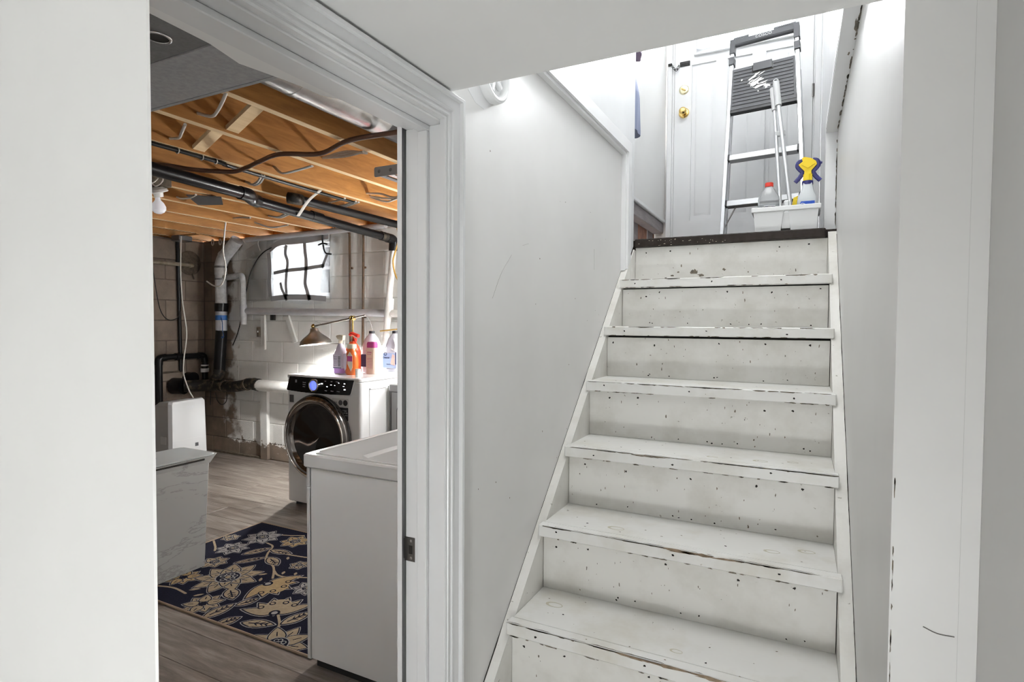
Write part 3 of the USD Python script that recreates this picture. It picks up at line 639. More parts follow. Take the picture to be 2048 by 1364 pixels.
ch = part('door_chain', cat(bx((-0.070, YD - 0.020, 3.072), (-0.046, YD - 0.0125, 3.088), 0.002), *[rot(torus((x_, YD - 0.018, z_), 0.0065, 0.0018, (0, 1, 0), 14, 6), a_, (0, 0, 1), (x_, YD - 0.018, z_))
      for x_, z_, a_ in ((-0.046, 3.070, 30), (-0.040, 3.060, 70), (-0.034, 3.051, 20), (-0.027, 3.043, 75), (-0.020, 3.039, 20), (-0.013, 3.044, 70), (-0.008, 3.052, 20), (-0.003, 3.061, 70))]), M['iron'], d2, label='black security chain')
part('chain_track', cat(bx((0.002, YD - 0.010, 3.060), (0.064, YD - 0.0002, 3.088), 0.002), bx((0.010, YD - 0.0125, 3.071), (0.060, YD - 0.009, 3.077), 0.001)), M['iron'], d2)

wb = thing('window_blind', 'white horizontal slat blind over the glowing entrance door window', 'blind', ((wx0 + wx1) / 2, YD - 0.02, wz0 - 0.02))
n = 0; z_ = wz0 + 0.014
while z_ < wz1 + 0.03:
    s_ = rot(bx((wx0 - 0.028, YD - 0.040, z_ - 0.0005), (wx1 + 0.022, YD - 0.016, z_ + 0.0005)), 28, (1, 0, 0), (0, YD - 0.028, z_))
    part('slat', s_, M['blind'], wb); z_ += 0.0285
part('bottom_rail', bx((wx0 - 0.028, YD - 0.040, wz0 - 0.018), (wx1 + 0.022, YD - 0.016, wz0 - 0.004), 0.003), M['blind'], wb)
part('head_rail', bx((wx0 - 0.028, YD - 0.044, wz1 + 0.034), (wx1 + 0.022, YD - 0.0141, wz1 + 0.062), 0.003), M['blind'], wb)
for x_ in (0.225, 0.545): part('cord', rod((x_, YD - 0.043, wz0 - 0.012), (x_, YD - 0.043, wz1 + 0.035), 0.0012, 6), M['whiteplastic'], wb)

# ---- folded three-step ladder leaning on the door
ld = thing('step_ladder', 'folded aluminium step ladder with grey platform leaning against the entrance door', 'ladder', (0.53, 3.17, LAND))
A = np.array([0.345, 3.170, LAND]); B = np.array([0.352, 3.508, 3.02]); C = np.array([0.735, 3.112, LAND]); D = np.array([0.674, 3.460, 3.02])
def lerp(a, b, t): return a + (b - a) * t
wdir = (C - A) / np.linalg.norm(C - A); ndir = np.cross(B - A, wdir); ndir /= np.linalg.norm(ndir)
if ndir[1] > 0: ndir = -ndir
def bar(a, b, w, d, nn=ndir, ch=0.002):
    """flat bar from a to b, width w across, depth d along nn"""
    t = (b - a) / np.linalg.norm(b - a); s = np.cross(t, nn); s /= np.linalg.norm(s); n2 = np.cross(s, t); P = []
    for e, q in ((a, 1), (b, -1)):
        for i in (-1, 1):
            for j in (-1, 1):
                P += [e + s * i * (w / 2 - ch) + n2 * j * d / 2, e + s * i * w / 2 + n2 * j * (d / 2 - ch)]
    return hull(P)
back = -ndir * 0.045
for (a, b) in ((A, B), (C, D)):
    part('front_rail', bar(a, lerp(a, b, 0.93), 0.020, 0.026), M['alu'], ld)
    part('rear_leg', bar(a + back + [0, 0.02, 0], lerp(a, b, 0.80) + back, 0.018, 0.014), M['alu'], ld)
    part('corner_joint', bar(lerp(a, b, 0.872), lerp(a, b, 0.908), 0.028, 0.040), M['greyplastic'], ld)
    part('foot', bar(a - (b - a) * 0.0, lerp(a, b, 0.02), 0.026, 0.034), M['darkplastic'], ld)
hp = part('handle', cat(bar(lerp(A, B, 0.985), lerp(C, D, 0.985), 0.040, 0.030, ch=0.006), bar(lerp(A, B, 0.93), lerp(A, B, 1.0), 0.028, 0.034), bar(lerp(C, D, 0.93), lerp(C, D, 1.0), 0.028, 0.034),
                    bar(lerp(lerp(A, B, 1.004), lerp(C, D, 1.004), 0.01), lerp(lerp(A, B, 1.004), lerp(C, D, 1.004), 0.26), 0.016, 0.026), bar(lerp(lerp(A, B, 1.004), lerp(C, D, 1.004), 0.66), lerp(lerp(A, B, 1.004), lerp(C, D, 1.004), 0.99), 0.016, 0.026)), M['greyplastic'], ld, label='dark grey moulded hand bar')
tm = meshkit.text_mesh('COSCO', 0.017, 0.0006); o_ = lerp(lerp(A, B, 0.984), lerp(C, D, 0.984), 0.37) + ndir * 0.0152; tdir = (B - A) / np.linalg.norm(B - A)
Mx = np.eye(4); Mx[:3, :3] = np.column_stack([wdir, tdir - wdir * (tdir @ wdir), ndir]); Mx[:3, 3] = o_ - tdir * 0.006; tm.apply_transform(Mx)
part('lettering', tm, M['lightgrey'], hp)
for f_, nm in ((0.415, 'step'), (0.203, 'step')):
    a, b = lerp(A, B, f_), lerp(C, D, f_)
    s_ = part(nm, cat(bar(lerp(a, b, 0.03), lerp(a, b, 0.97), 0.032, 0.020), bar(lerp(a, b, 0.03) + ndir * 0.0 + back * 0.5, lerp(a, b, 0.97) + back * 0.5, 0.012, 0.045)), M['alupaint'], ld)
    for e in (0.035, 0.965): part('end_cap', bar(lerp(a, b, e - 0.012) + ndir * 0.002, lerp(a, b, e + 0.012) + ndir * 0.002, 0.036, 0.026), M['darkplastic'], s_)
part('brace', bar(lerp(A, B, 0.095) + back * 0.4, lerp(lerp(A, B, 0.20), lerp(C, D, 0.20), 0.17) + back * 0.2, 0.008, 0.004), M['strike'], ld)
# ribbed platform
pa, pb = 0.635, 0.835
def pp(u, v, d=0.0): return lerp(lerp(A, B, lerp(pa, pb, v)), lerp(C, D, lerp(pa, pb, v)), u) + ndir * (0.016 + d)
def slab(u0, u1, v0, v1, d0, d1):
    return hull([pp(u, v, d) for u in (u0, u1) for v in (v0, v1) for d in (d0, d1)])
pf = part('platform', cat(slab(0.035, 0.965, 0.10, 1.0, -0.004, 0.010), slab(0.03, 0.97, 0.0, 0.12, -0.02, 0.010)), M['greyplastic'], ld, label='dark grey ribbed platform splashed with white paint')
part('front_lip', slab(0.028, 0.972, -0.065, 0.0, -0.02, 0.008), M['darkplastic'], pf)
for k in range(11):
    v = 0.09 + k * 0.083
    if v < 0.80: part('rib', slab(0.06, 0.94, v, v + 0.038, 0.010, 0.0135), M['greyplastic'], pf)
    else:
        part('rib', slab(0.06, 0.34, v, v + 0.038, 0.010, 0.0135), M['greyplastic'], pf); part('rib', slab(0.66, 0.94, v, v + 0.038, 0.010, 0.0135), M['greyplastic'], pf)
part('latch', cat(slab(0.36, 0.64, 0.84, 1.03, 0.009, 0.017)), M['greyplastic'], pf)
part('latch_gap', cat(slab(0.345, 0.36, 0.80, 1.0, 0.009, 0.011), slab(0.345, 0.655, 0.80, 0.838, 0.009, 0.011)), M['gap'], pf)
rs = np.random.RandomState(4); ms = []
for (u, v, ru, rv, tilt) in ((0.37, 0.71, 0.105, 0.022, 38), (0.49, 0.75, 0.05, 0.010, 34), (0.40, 0.56, 0.10, 0.05, 22), (0.47, 0.45, 0.10, 0.022, 12), (0.57, 0.42, 0.05, 0.04, 10), (0.19, 0.68, 0.012, 0.02, 0), (0.44, 0.33, 0.012, 0.015, 0), (0.52, 0.52, 0.07, 0.012, 15), (0.33, 0.60, 0.05, 0.012, 40), (0.42, 0.64, 0.07, 0.010, 35)):
    bl = blob((0, 0), ru, rv, rs, 26, 0.5); a = math.radians(tilt); c_, s_ = math.cos(a), math.sin(a)
    ms.append(fan([(u + x * c_ - y * s_, v + (x * s_ + y * c_) * 1.2) for x, y in bl], lambda p, q: pp(p, q, 0.0140)))
part('paint_splash', cat(*ms), M['paintsplash'], pf, smooth=False, label='streaks of spilled white paint')

# ---- cleaning caddy and its bottles, mop handle
cy0, cy1 = 2.690, 2.880
cd = thing('cleaning_caddy', 'white plastic cleaning caddy standing on the landing edge', 'caddy', (0.657, 2.78, LAND))
def bowl(x0, x1, y0, y1, z0, z1, t, w):
    o = hull([(x, y, z) for x, y, z in [(x0 + t, y0 + t, z0), (x1 - t, y0 + t, z0), (x0 + t, y1 - t, z0), (x1 - t, y1 - t, z0), (x0, y0, z1), (x1, y0, z1), (x0, y1, z1), (x1, y1, z1)]])
    i = hull([(x0 + t + w, y0 + t + w, z0 + w), (x1 - t - w, y0 + t + w, z0 + w), (x0 + t + w, y1 - t - w, z0 + w), (x1 - t - w, y1 - t - w, z0 + w), (x0 + w, y0 + w, z1 + 0.01), (x1 - w, y0 + w, z1 + 0.01), (x0 + w, y1 - w, z1 + 0.01), (x1 - w, y1 - w, z1 + 0.01)])
    return trimesh.boolean.difference([o, i], engine='manifold')
part('bin', bowl(0.530, 0.648, cy0, cy1, LAND + 0.001, 1.905, 0.010, 0.003), M['whiteplastic'], cd)
part('bin', bowl(0.668, 0.782, cy0, cy1, LAND + 0.001, 1.905, 0.010, 0.003), M['whiteplastic'], cd)
part('bridge', bx((0.640, cy0 + 0.014, LAND + 0.02), (0.676, cy1 - 0.014, 1.89), 0.002), M['whiteplastic'], cd)
part('rim', cat(bx((0.522, cy0 - 0.006, 1.893), (0.790, cy0 + 0.002, 1.914), 0.003), bx((0.522, cy1 - 0.002, 1.893), (0.790, cy1 + 0.006, 1.914), 0.003), bx((0.522, cy0, 1.893), (0.530, cy1, 1.914), 0.003), bx((0.782, cy0, 1.893), (0.790, cy1, 1.914), 0.003)), M['whiteplastic'], cd)
part('handle', cat(bx((0.646, 2.775, 1.885), (0.670, 2.795, 1.955), 0.006), ), M['whiteplastic'], cd)

jg = thing('cleaner_jug', 'clear plastic jug with a red screw cap standing in the white caddy', 'bottle', (0.588, 2.76, LAND + 0.006))
def sqlathe(prof, at, n=8, k=0.75):
    """rounded-square bottle: profile (half width x, half depth y, z)"""
    V, F = [], []; m = 4 * n
    for (hx, hy, z) in prof:
        for j in range(m):
            a = 2 * math.pi * j / m; c, s = math.cos(a), math.sin(a); e = 2 / (2 + 2.6 * k)
            V.append((at[0] + hx * np.sign(c) * abs(c) ** e, at[1] + hy * np.sign(s) * abs(s) ** e, at[2] + z))
    for i in range(len(prof) - 1):
        for j in range(m):
            q0, q1 = i * m + j, i * m + (j + 1) % m; F += [[q0, q1, q1 + m], [q0, q1 + m, q0 + m]]
    return trimesh.Trimesh(V, F, process=False)
jc = (0.588, 2.765, LAND + 0.006)
part('body', sqlathe([(0.001, 0.001, 0.0), (0.040, 0.036, 0.0), (0.044, 0.040, 0.006), (0.044, 0.040, 0.150), (0.041, 0.037, 0.163), (0.024, 0.022, 0.195), (0.014, 0.014, 0.208), (0.013, 0.013, 0.222), (0.001, 0.001, 0.222)], jc, k=0.8), M['clear'], jg, smooth=40)
part('liquid', sqlathe([(0.001, 0.001, 0.003), (0.040, 0.036, 0.003), (0.042, 0.038, 0.05), (0.042, 0.038, 0.128), (0.001, 0.001, 0.128)], jc, k=0.8), mat('cloudy_liquid', (0.62, 0.66, 0.68), 0.2, trans=0.5), jg)
part('cap', lathe([(0, 0.019), (0.0155, 0.019), (0.017, 0.016), (0.017, 0.001), (0, 0.001)], 20, (0.588, 2.765, LAND + 0.214)), M['red'], jg, label='red ribbed screw cap')
lb = part('label', bx((0.570, 2.7235, LAND + 0.10), (0.616, 2.7245, LAND + 0.127)), M['whiteplastic'], jg)
part('stripe', bx((0.570, 2.7229, LAND + 0.119), (0.616, 2.7236, LAND + 0.1235)), M['blackprint'], lb)

def trigger_head(parent, c, m_head, m_lever, s=1.0, both=True):
    x, y, z = c
    part('spray_head', cat(prism([(x - 0.017 * s, z), (x + 0.017 * s, z), (x + 0.013 * s, z + 0.045 * s), (x + 0.034 * s, z + 0.070 * s), (x + 0.030 * s, z + 0.083 * s), (x + 0.012 * s, z + 0.097 * s), (x - 0.014 * s, z + 0.105 * s), (x - 0.024 * s, z + 0.100 * s), (x - 0.020 * s, z + 0.086 * s), (x - 0.036 * s, z + 0.074 * s), (x - 0.030 * s, z + 0.064 * s), (x - 0.013 * s, z + 0.045 * s)], y - 0.012 * s, y + 0.012 * s, 'xz'),
                           hull([(x + 0.018 * s * math.cos(a), y + 0.016 * s * math.sin(a), z + h) for a in np.linspace(0, 6.28, 14) for h in (0.004 * s, 0.032 * s)]),
                           sphere((x, y - 0.006 * s, z + 0.077 * s), 0.024 * s, 2, (1, 1, 1)) if False else hull([(x + u * s, y + v * s, z + h * s) for u, h in ((-0.026, 0.072), (0.026, 0.072), (-0.014, 0.098), (0.012, 0.094), (0, 0.055)) for v in (-0.017, 0.017)])), m_head, parent)
    for sgn in ((-1, 1) if both else (-1,)):
        q = lambda u, h: (x + sgn * u * s, y, z + h * s)
        part('trigger', cat(tube([q(0.018, 0.092), q(0.034, 0.088), q(0.040, 0.070), q(0.030, 0.054), q(0.020, 0.042), q(0.030, 0.022), q(0.048, 0.002)], 0.0045 * s, 8, 5, ry=0.009 * s),
                            bx(q(0.038, 0.072), (x + sgn * 0.054 * s, y + 0.006 * s, z + 0.082 * s), 0.002)), m_lever, parent)
sb = thing('spray_bottle', 'white spray bottle with yellow head and navy triggers in the caddy', 'spray bottle', (0.738, 2.745, LAND + 0.006))
scn = (0.738, 2.765, LAND + 0.006)
part('body', sqlathe([(0.001, 0.001, 0), (0.030, 0.030, 0), (0.034, 0.034, 0.005), (0.040, 0.036, 0.12), (0.039, 0.036, 0.135), (0.036, 0.034, 0.150), (0.024, 0.024, 0.180), (0.020, 0.020, 0.200), (0.019, 0.019, 0.209), (0.001, 0.001, 0.209)], scn, k=0.4), M['milky'], sb, smooth=45)
part('collar', lathe([(0, 0), (0.0215, 0), (0.0215, 0.016), (0, 0.016)], 20, (0.738, 2.765, LAND + 0.209)), M['navy'], sb)
trigger_head(sb, (0.738, 2.765, LAND + 0.222), M['yellow'], M['navy'])
lb = part('label', bx((0.712, 2.7255, LAND + 0.075), (0.766, 2.7265, LAND + 0.131)), M['whiteplastic'], sb)
part('blue_band', prism([(0.722, LAND + 0.119), (0.766, LAND + 0.121), (0.766, LAND + 0.1335), (0.715, LAND + 0.1335), (0.710, LAND + 0.124)], 2.7248, 2.7254, 'xz'), M['bluelabel'], lb)
part('arc_mark', tube([(0.711, 2.7244, LAND + 0.116), (0.717, 2.7244, LAND + 0.125), (0.728, 2.7244, LAND + 0.122), (0.735, 2.7244, LAND + 0.114)], 0.0016, 6), M['whiteplastic'], lb)
s2 = thing('spray_bottle', 'small bottle with a plain yellow trigger half hidden behind the larger sprayer', 'spray bottle', (0.694, 2.83, LAND + 0.006))
part('body', sqlathe([(0.001, 0.001, 0), (0.018, 0.022, 0), (0.019, 0.024, 0.10), (0.012, 0.012, 0.125), (0.001, 0.001, 0.125)], (0.708, 2.838, LAND + 0.006), k=0.3), M['whiteplastic'], s2, smooth=40)
part('spray_head', cat(bx((0.688, 2.818, LAND + 0.127), (0.716, 2.85, LAND + 0.165), 0.006), hull([(0.676, 2.82, LAND + 0.118), (0.690, 2.82, LAND + 0.118), (0.684, 2.82, LAND + 0.17), (0.702, 2.82, LAND + 0.178), (0.676, 2.84, LAND + 0.118), (0.690, 2.84, LAND + 0.118), (0.684, 2.84, LAND + 0.17), (0.702, 2.84, LAND + 0.178)])), M['yellow'], s2)
mp = thing('mop_handle', 'pair of slim white telescopic handles clipped together rising behind the caddy', 'handles', (0.66, 2.93, LAND + 0.001))
for (b_, t_, th, nm) in (((0.640, 2.935, LAND + 0.004), (0.588, 3.12, 2.47), (0.575, 3.150, 2.585), 0), ((0.690, 2.935, LAND + 0.004), (0.606, 3.10, 2.485), (0.592, 3.128, 2.605), 1)):
    b_, t_, th = map(np.array, (b_, t_, th))
    part('pole', rod(b_, t_, 0.0085 if nm == 0 else 0.0095, 12), M['alupaint'], mp)
    part('grip', rod(t_ - (th - t_) * 0.05, th, 0.0125 if nm == 0 else 0.015, 12), M['lightgrey'], mp)
part('hanging_loop', torus((0.591, 3.130, 2.612), 0.010, 0.0035, (0, 1, 0), 16, 8), M['lightgrey'], mp)
part('clip', bx((0.592, 3.072, 2.325), (0.640, 3.096, 2.350), 0.004), M['lightgrey'], mp)

# ---- coats on the landing's left wall, their hems just showing past the corner
def coat(name, label, m_, y0, y1, z0, z1, depth, seed):
    rs = np.random.RandomState(seed); N = 26; K = 18; V, F = [], []
    for k in range(K):
        z = z1 + (z0 - z1) * k / (K - 1)
        for j in range(N):
            a = 2 * math.pi * j / N; sh = 0.35 + 0.65 * min(1, k / 3) if k < 4 else 1.0
            w_ = (y1 - y0) / 2 * sh * (1 + 0.05 * math.sin(3 * a + k * 0.3)); d_ = depth / 2 * (0.6 + 0.4 * min(1, k / 5)) * (1 + 0.16 * math.sin(5 * a + seed + k * 0.12) * min(1, k / 6))
            if k == K - 1: w_ *= 0.97
            V.append((-0.084 + depth / 2 + 0.012 + d_ * math.cos(a), (y0 + y1) / 2 + w_ * math.sin(a), z))
    for k in range(K - 1):
        for j in range(N):
            q0, q1 = k * N + j, k * N + (j + 1) % N; F += [[q0, q1 + N, q1], [q0, q0 + N, q1 + N]]
    t0 = len(V); V += [(-0.03, (y0 + y1) / 2, z1 + 0.01), (-0.03, (y0 + y1) / 2, z0)]
    for j in range(N): F += [[t0, j, (j + 1) % N], [t0 + 1, (K - 1) * N + (j + 1) % N, (K - 1) * N + j]]
    t = thing(name, label, 'coat', (-0.03, (y0 + y1) / 2, z0))
    part('cloth', trimesh.Trimesh(V, F, process=False), m_, t, smooth=60)
    part('hanger_loop', tube([(-0.084, (y0 + y1) / 2, z1 + 0.03), (-0.05, (y0 + y1) / 2, z1 + 0.05), (-0.035, (y0 + y1) / 2, z1)], 0.003, 6), M['iron'], t)
coat('blue_coat', 'slate blue coat hanging low behind the corner of the stair wall', M['blueliner'], 2.675, 2.86, 2.34, 2.60, 0.075, 2)
coat('mauve_coat', 'dark mauve cloth coat hanging higher behind the corner of the stair wall', M['mauve'], 2.70, 2.90, 2.735, 3.30, 0.070, 5)
# base of a smoke alarm left on the wall by the ceiling edge
sa = thing('alarm_base', 'round white empty smoke alarm base on the stair wall under the ceiling edge', 'alarm base', (0.0, 1.29, 1.975), )
ac = (0.0, 1.29, 2.04)
part('ring', lathe([(0.050, 0.0), (0.068, 0.0), (0.070, 0.006), (0.068, 0.022), (0.062, 0.026), (0.056, 0.024), (0.054, 0.006), (0.050, 0.004)], 40, ac, (1, 0, 0)), M['whiteplastic'], sa)
part('plate', lathe([(0.0, 0.005), (0.055, 0.005), (0.055, 0.001)], 32, ac, (1, 0, 0)), M['whiteplastic'], sa)
for a in (20, 95, 165, 240, 300):
    part('bracket', rot(bx((0.004, 1.284, 2.052), (0.018, 1.296, 2.084), 0.002), a, (1, 0, 0), ac), M['whiteplastic'], sa)
part('dark_opening', bx((0.0045, 1.262, 2.015), (0.0065, 1.290, 2.055)), M['hole'], sa)
part('paint_patch', prism(blob((1.24, 2.0), 0.07, 0.055, np.random.RandomState(8), 10, 0.15).tolist(), 0.0002, 0.0006), M['trim'], sa)

# ================================================================== LAUNDRY ROOM shell
YW, XL = 4.06, -5.10
WX0, WX1, WZ0, WZ1 = -4.02, -3.27, 1.665, 2.175
wbk = struct('wall_back')
part('mortar', boxes(((XL, YW + 0.003, 0), (WX0, YW + 0.2, 2.27)), ((WX1, YW + 0.003, 0), (-0.1, YW + 0.2, 2.27)), ((WX0, YW + 0.003, 0), (WX1, YW + 0.2, WZ0)), ((WX0, YW + 0.003, WZ1), (WX1, YW + 0.2, 2.27))), M['mortar'], wbk)
CH, CL = 0.2095, 0.43
def courses():
    z = -0.047; r = 0
    while z < 2.26:
        yield r, max(z, 0.0), min(z + CH, 2.27); z += CH; r += 1
R3 = random.Random(3)
for r, z0, z1 in courses():
    x = -2.83 - 0.215 * (r % 2) - 6 * CL
    while x < -1.3:
        a, b = max(x, XL + 0.001), min(x + CL, -1.3)
        rects = [(a, b, z0, z1)]
        if a < WX1 and b > WX0 and z0 < WZ1 and z1 > WZ0:
            rects = [(a, WX0, z0, z1), (WX1, b, z0, z1), (max(a, WX0), min(b, WX1), z0, WZ0), (max(a, WX0), min(b, WX1), WZ1, z1)]
        for (p0, p1, q0, q1) in rects:
            if p1 - p0 > 0.03 and q1 - q0 > 0.02:
                g = 0.004
                part('block', bx((p0 + g, YW - R3.uniform(0, 0.0025), q0 + g), (p1 - g, YW + 0.02, q1 - g), 0.003), BLOCK[R3.random() < 0.4], wbk)
        x += CL
wl = struct('wall_laundry_left')
part('mortar', bx((XL - 0.2, 0.2, 0), (XL - 0.003, YW + 0.2, 2.27)), M['mortarbare'], wl)
for r, z0, z1 in courses():
    y = YW - CL * (1 if r % 2 else 0.5)
    y1 = YW - 0.003
    while y1 > 2.1:
        part('block', bx((XL - 0.02, max(y, 2.0) + 0.004, z0 + 0.004), (XL + R3.uniform(0, 0.0025), y1 - 0.004, z1 - 0.004), 0.003), BARE[R3.random() < 0.5], wl)
        y1 = y; y -= CL
w = struct('wall_laundry_front'); part('panel', bx((XL - 0.2, 0.18, 0), (-2.2, 0.2, 2.515)), M['wall'], w); part('panel', bx((-2.2, 0.356, 0), (-0.105, 0.376, 2.515)), M['wall'], w)
w = struct('wall_laundry_right'); part('pier', bx((-0.104, 4.0601, 0), (0.0, 4.26, 2.27)), M['wall'], w)

# open ceiling: sub-floor boards and joists running towards the back wall
cl = struct('ceiling')
JX = [-0.430 - 0.4185 * k for k in range(12)]
JX = [-0.830, -1.247, -1.672, -2.090, -2.510, -2.930, -3.350, -3.770, -4.190, -4.610, -5.030]
JB, JT = 2.28, 2.515
for k in range(32):
    y0 = 0.2 + k * 0.125
    if y0 < 4.2: part('subfloor_board', bx((XL - 0.1, y0, JT), (-0.105 if y0 < 2.3 else -0.205, y0 + 0.1235, JT + 0.02)), M['subfloor'], cl)
for x in JX:
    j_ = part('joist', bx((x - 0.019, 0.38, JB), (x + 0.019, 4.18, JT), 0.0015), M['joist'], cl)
    part('joist_lit_underside', bx((x - 0.0185, 0.38, JB - 0.0012), (x + 0.0185, 4.10, JB + 0.0005)), M['joistpalelit'], j_)  # thin strip, its paleness partly painted light on the joist bottom
part('rim_board', bx((XL, 4.1801, 2.30), (-0.1, 4.22, JT)), M['joist'], cl)
part('rim_board', bx((XL - 0.15, 0.2, 2.2701), (XL - 0.03, 4.22, JT)), M['joist'], cl)  # added above the left wall to keep sky light out
part('sill_plate', bx((XL, 4.062, 2.2702), (-0.1, 4.1799, 2.279)), M['joist'], cl)
def bridging(x0, z0, x1, z1, y):
    d = np.array([x1 - x0, 0, z1 - z0]); d /= np.linalg.norm(d); n_ = np.array([-d[2], 0, d[0]]); P = []
    for e, s_ in (((x0, y, z0), 1), ((x1, y, z1), -1)):
        for i in (-1, 1):
            for j in (-1, 1): P.append(np.array(e) + n_ * i * 0.010 + np.array([0, j * 0.032, 0]))
    return hull(P)
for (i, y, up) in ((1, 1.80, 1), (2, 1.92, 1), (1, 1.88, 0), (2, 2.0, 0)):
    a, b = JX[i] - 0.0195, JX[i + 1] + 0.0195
    part('bridging', bridging(a, JT - 0.03, b, JB + 0.02, y) if up else bridging(a, JB + 0.02, b, JT - 0.03, y), M['joistpalelit'] if up else M['joist'], cl)  # one set takes the wood with light painted in

# plaster edge left over the doorway on the room side
hd = struct('trim_2')
rs = np.random.RandomState(2)
edge = [(-0.104, 0.40), (-0.165, 0.40), (-0.165, 0.54), (-0.170, 0.635), (-0.190, 0.706), (-0.178, 0.764), (-0.167, 0.825), (-0.165, 0.875), (-0.150, 0.90), (-0.137, 0.932), (-0.134, 0.955), (-0.111, 0.96), (-0.107, 1.062), (-0.104, 1.1)]
part('ragged_plaster', prism(edge, 1.874, 1.888, 'xy'), M['ceil'], hd)
bk = thing('bulkhead', 'grey stippled boxed-in bulkhead under the joists beside the doorway', 'bulkhead', (-0.8, 0.85, 2.08))
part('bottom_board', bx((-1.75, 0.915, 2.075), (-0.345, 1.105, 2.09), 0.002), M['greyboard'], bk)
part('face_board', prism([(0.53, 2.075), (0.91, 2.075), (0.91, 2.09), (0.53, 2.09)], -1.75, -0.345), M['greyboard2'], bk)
part('side_board', bx((-0.344, 0.53, 2.075), (-0.332, 1.105, 2.279)), M['greyboard'], bk)
part('back_board', bx((-1.75, 1.106, 2.075), (-0.345, 1.118, 2.279)), M['greyboard'], bk)
rg = part('spot_ring', torus((-0.635, 0.835, 2.0735), 0.026, 0.0035, (0, 0, 1), 28, 8), M['galv'], bk, label='bright ring of a small recessed opening')
part('dark_centre', lathe([(0, 0), (0.024, 0), (0.024, 0.002), (0, 0.002)], 24, (-0.635, 0.835, 2.0725)), M['hole'], rg)

# window behind the taped plastic
w1 = struct('window_1')
part('frame', cat(rim(WX0 + 0.03, WX1 - 0.03, WZ0 + 0.03, WZ1 - 0.03, 0.029, YW + 0.10, YW + 0.15), bx((WX0 + 0.03, YW + 0.11, 1.925), (WX1 - 0.03, YW + 0.14, 1.955))), M['pvcgrey'], w1)
for x0, x1 in ((WX0 + 0.03, WX0 + 0.25), (WX0 + 0.27, WX0 + 0.47), (WX0 + 0.49, WX1 - 0.03)):
    for z0, z1 in ((WZ0 + 0.03, 1.925), (1.955, WZ1 - 0.03)):
        part('pane', bx((x0, YW + 0.12, z0), (x1, YW + 0.125, z1)), M['pane'], w1)
part('mullion', boxes(((WX0 + 0.25, YW + 0.11, WZ0 + 0.03), (WX0 + 0.27, YW + 0.14, WZ1 - 0.03)), ((WX0 + 0.47, YW + 0.11, WZ0 + 0.03), (WX0 + 0.49, YW + 0.14, WZ1 - 0.03))), M['pvcgrey'], w1)
part('well_wall', cat(bx((-5.2, 4.9, 1.2), (-2.2, 5.0, 1.75))), M['outside'], w1)

pf_ = thing('plastic_sheet', 'clear wrinkled plastic sheet taped over the basement window', 'plastic sheet', (-3.75, 4.04, 1.58))
NX, NZ = 90, 60; xs = np.linspace(0, 1, NX); zs = np.linspace(0, 1, NZ); V = []
for j in zs:
    for i in xs:
        xl = -4.40 + 0.02 * math.sin(9 * j) + (0.05 * (0.5 - j)); xr = -3.12 - 0.14 * (1 - j) + 0.02 * math.sin(7 * j + 1)
        x = xl + (xr - xl) * i; zb = 1.600 + 0.02 * math.sin(6 * i); zt = 2.212 + 0.008 * math.sin(5 * i) - 0.06 * max(0, 0.15 - i) / 0.15
        z = zb + (zt - zb) * j
        e = min(i, 1 - i, j, 1 - j)
        ridge = 0.010 * math.sin(34 * i + 4 * math.sin(3 * j) + 2) * math.exp(-((i - 0.12) / 0.10) ** 2) + 0.012 * math.sin(46 * i + 9 * j) * math.exp(-((i - 0.94) / 0.09) ** 2)
        wr = 0.012 * (meshkit.fbm(np.array([[i * 7 + 3 * j, j * 5, 0.0]]), 3, 4)[0] - 0.5) + ridge
        V.append((x, 4.040 + wr * min(1, e / 0.05 + 0.2) - 0.006 * min(1, e / 0.1), z))
F = []
for b in range(NZ - 1):
    for a in range(NX - 1):
        q = b * NX + a; F += [[q, q + 1, q + NX + 1], [q, q + NX + 1, q + NX]]
part('film', trimesh.Trimesh(V, F, process=False), M['film'], pf_, smooth=True)
def strip(pts, w, y=4.022):
    p = catmull([(a, b) for a, b in pts], 6); t = np.gradient(p, axis=0); t /= np.linalg.norm(t, axis=1, keepdims=True); n_ = np.stack([-t[:, 1], t[:, 0]], 1); L_, R_2 = p + n_ * w / 2, p - n_ * w / 2
    return prism(Polygon(np.vstack([L_, R_2[::-1]])).buffer(0), y, y + 0.0008, 'xz')
for pts, w_ in ((((-3.80, 2.165), (-3.815, 2.08), (-3.785, 2.0), (-3.80, 1.90), (-3.81, 1.78), (-3.80, 1.66)), 0.036), (((-3.555, 2.175), (-3.55, 2.10), (-3.535, 2.0), (-3.54, 1.88), (-3.55, 1.78), (-3.52, 1.70), (-3.49, 1.62)), 0.040),
                (((-3.98, 1.895), (-3.80, 1.915), (-3.55, 1.925), (-3.30, 1.945)), 0.034), (((-3.885, 1.80), (-3.87, 1.74), (-3.83, 1.68), (-3.80, 1.62)), 0.032),
                (((-4.02, 1.64), (-3.8, 1.655), (-3.55, 1.65), (-3.28, 1.63)), 0.05), (((-4.04, 2.13), (-3.9, 2.19), (-3.65, 2.195), (-3.45, 2.20), (-3.25, 2.22)), 0.055),
                (((-4.05, 2.10), (-4.035, 1.95), (-4.045, 1.80), (-4.03, 1.66)), 0.05), (((-3.26, 2.05), (-3.30, 1.98), (-3.33, 1.92)), 0.03)):
    part('tape', strip(pts, w_), M['duct_tape'], pf_)

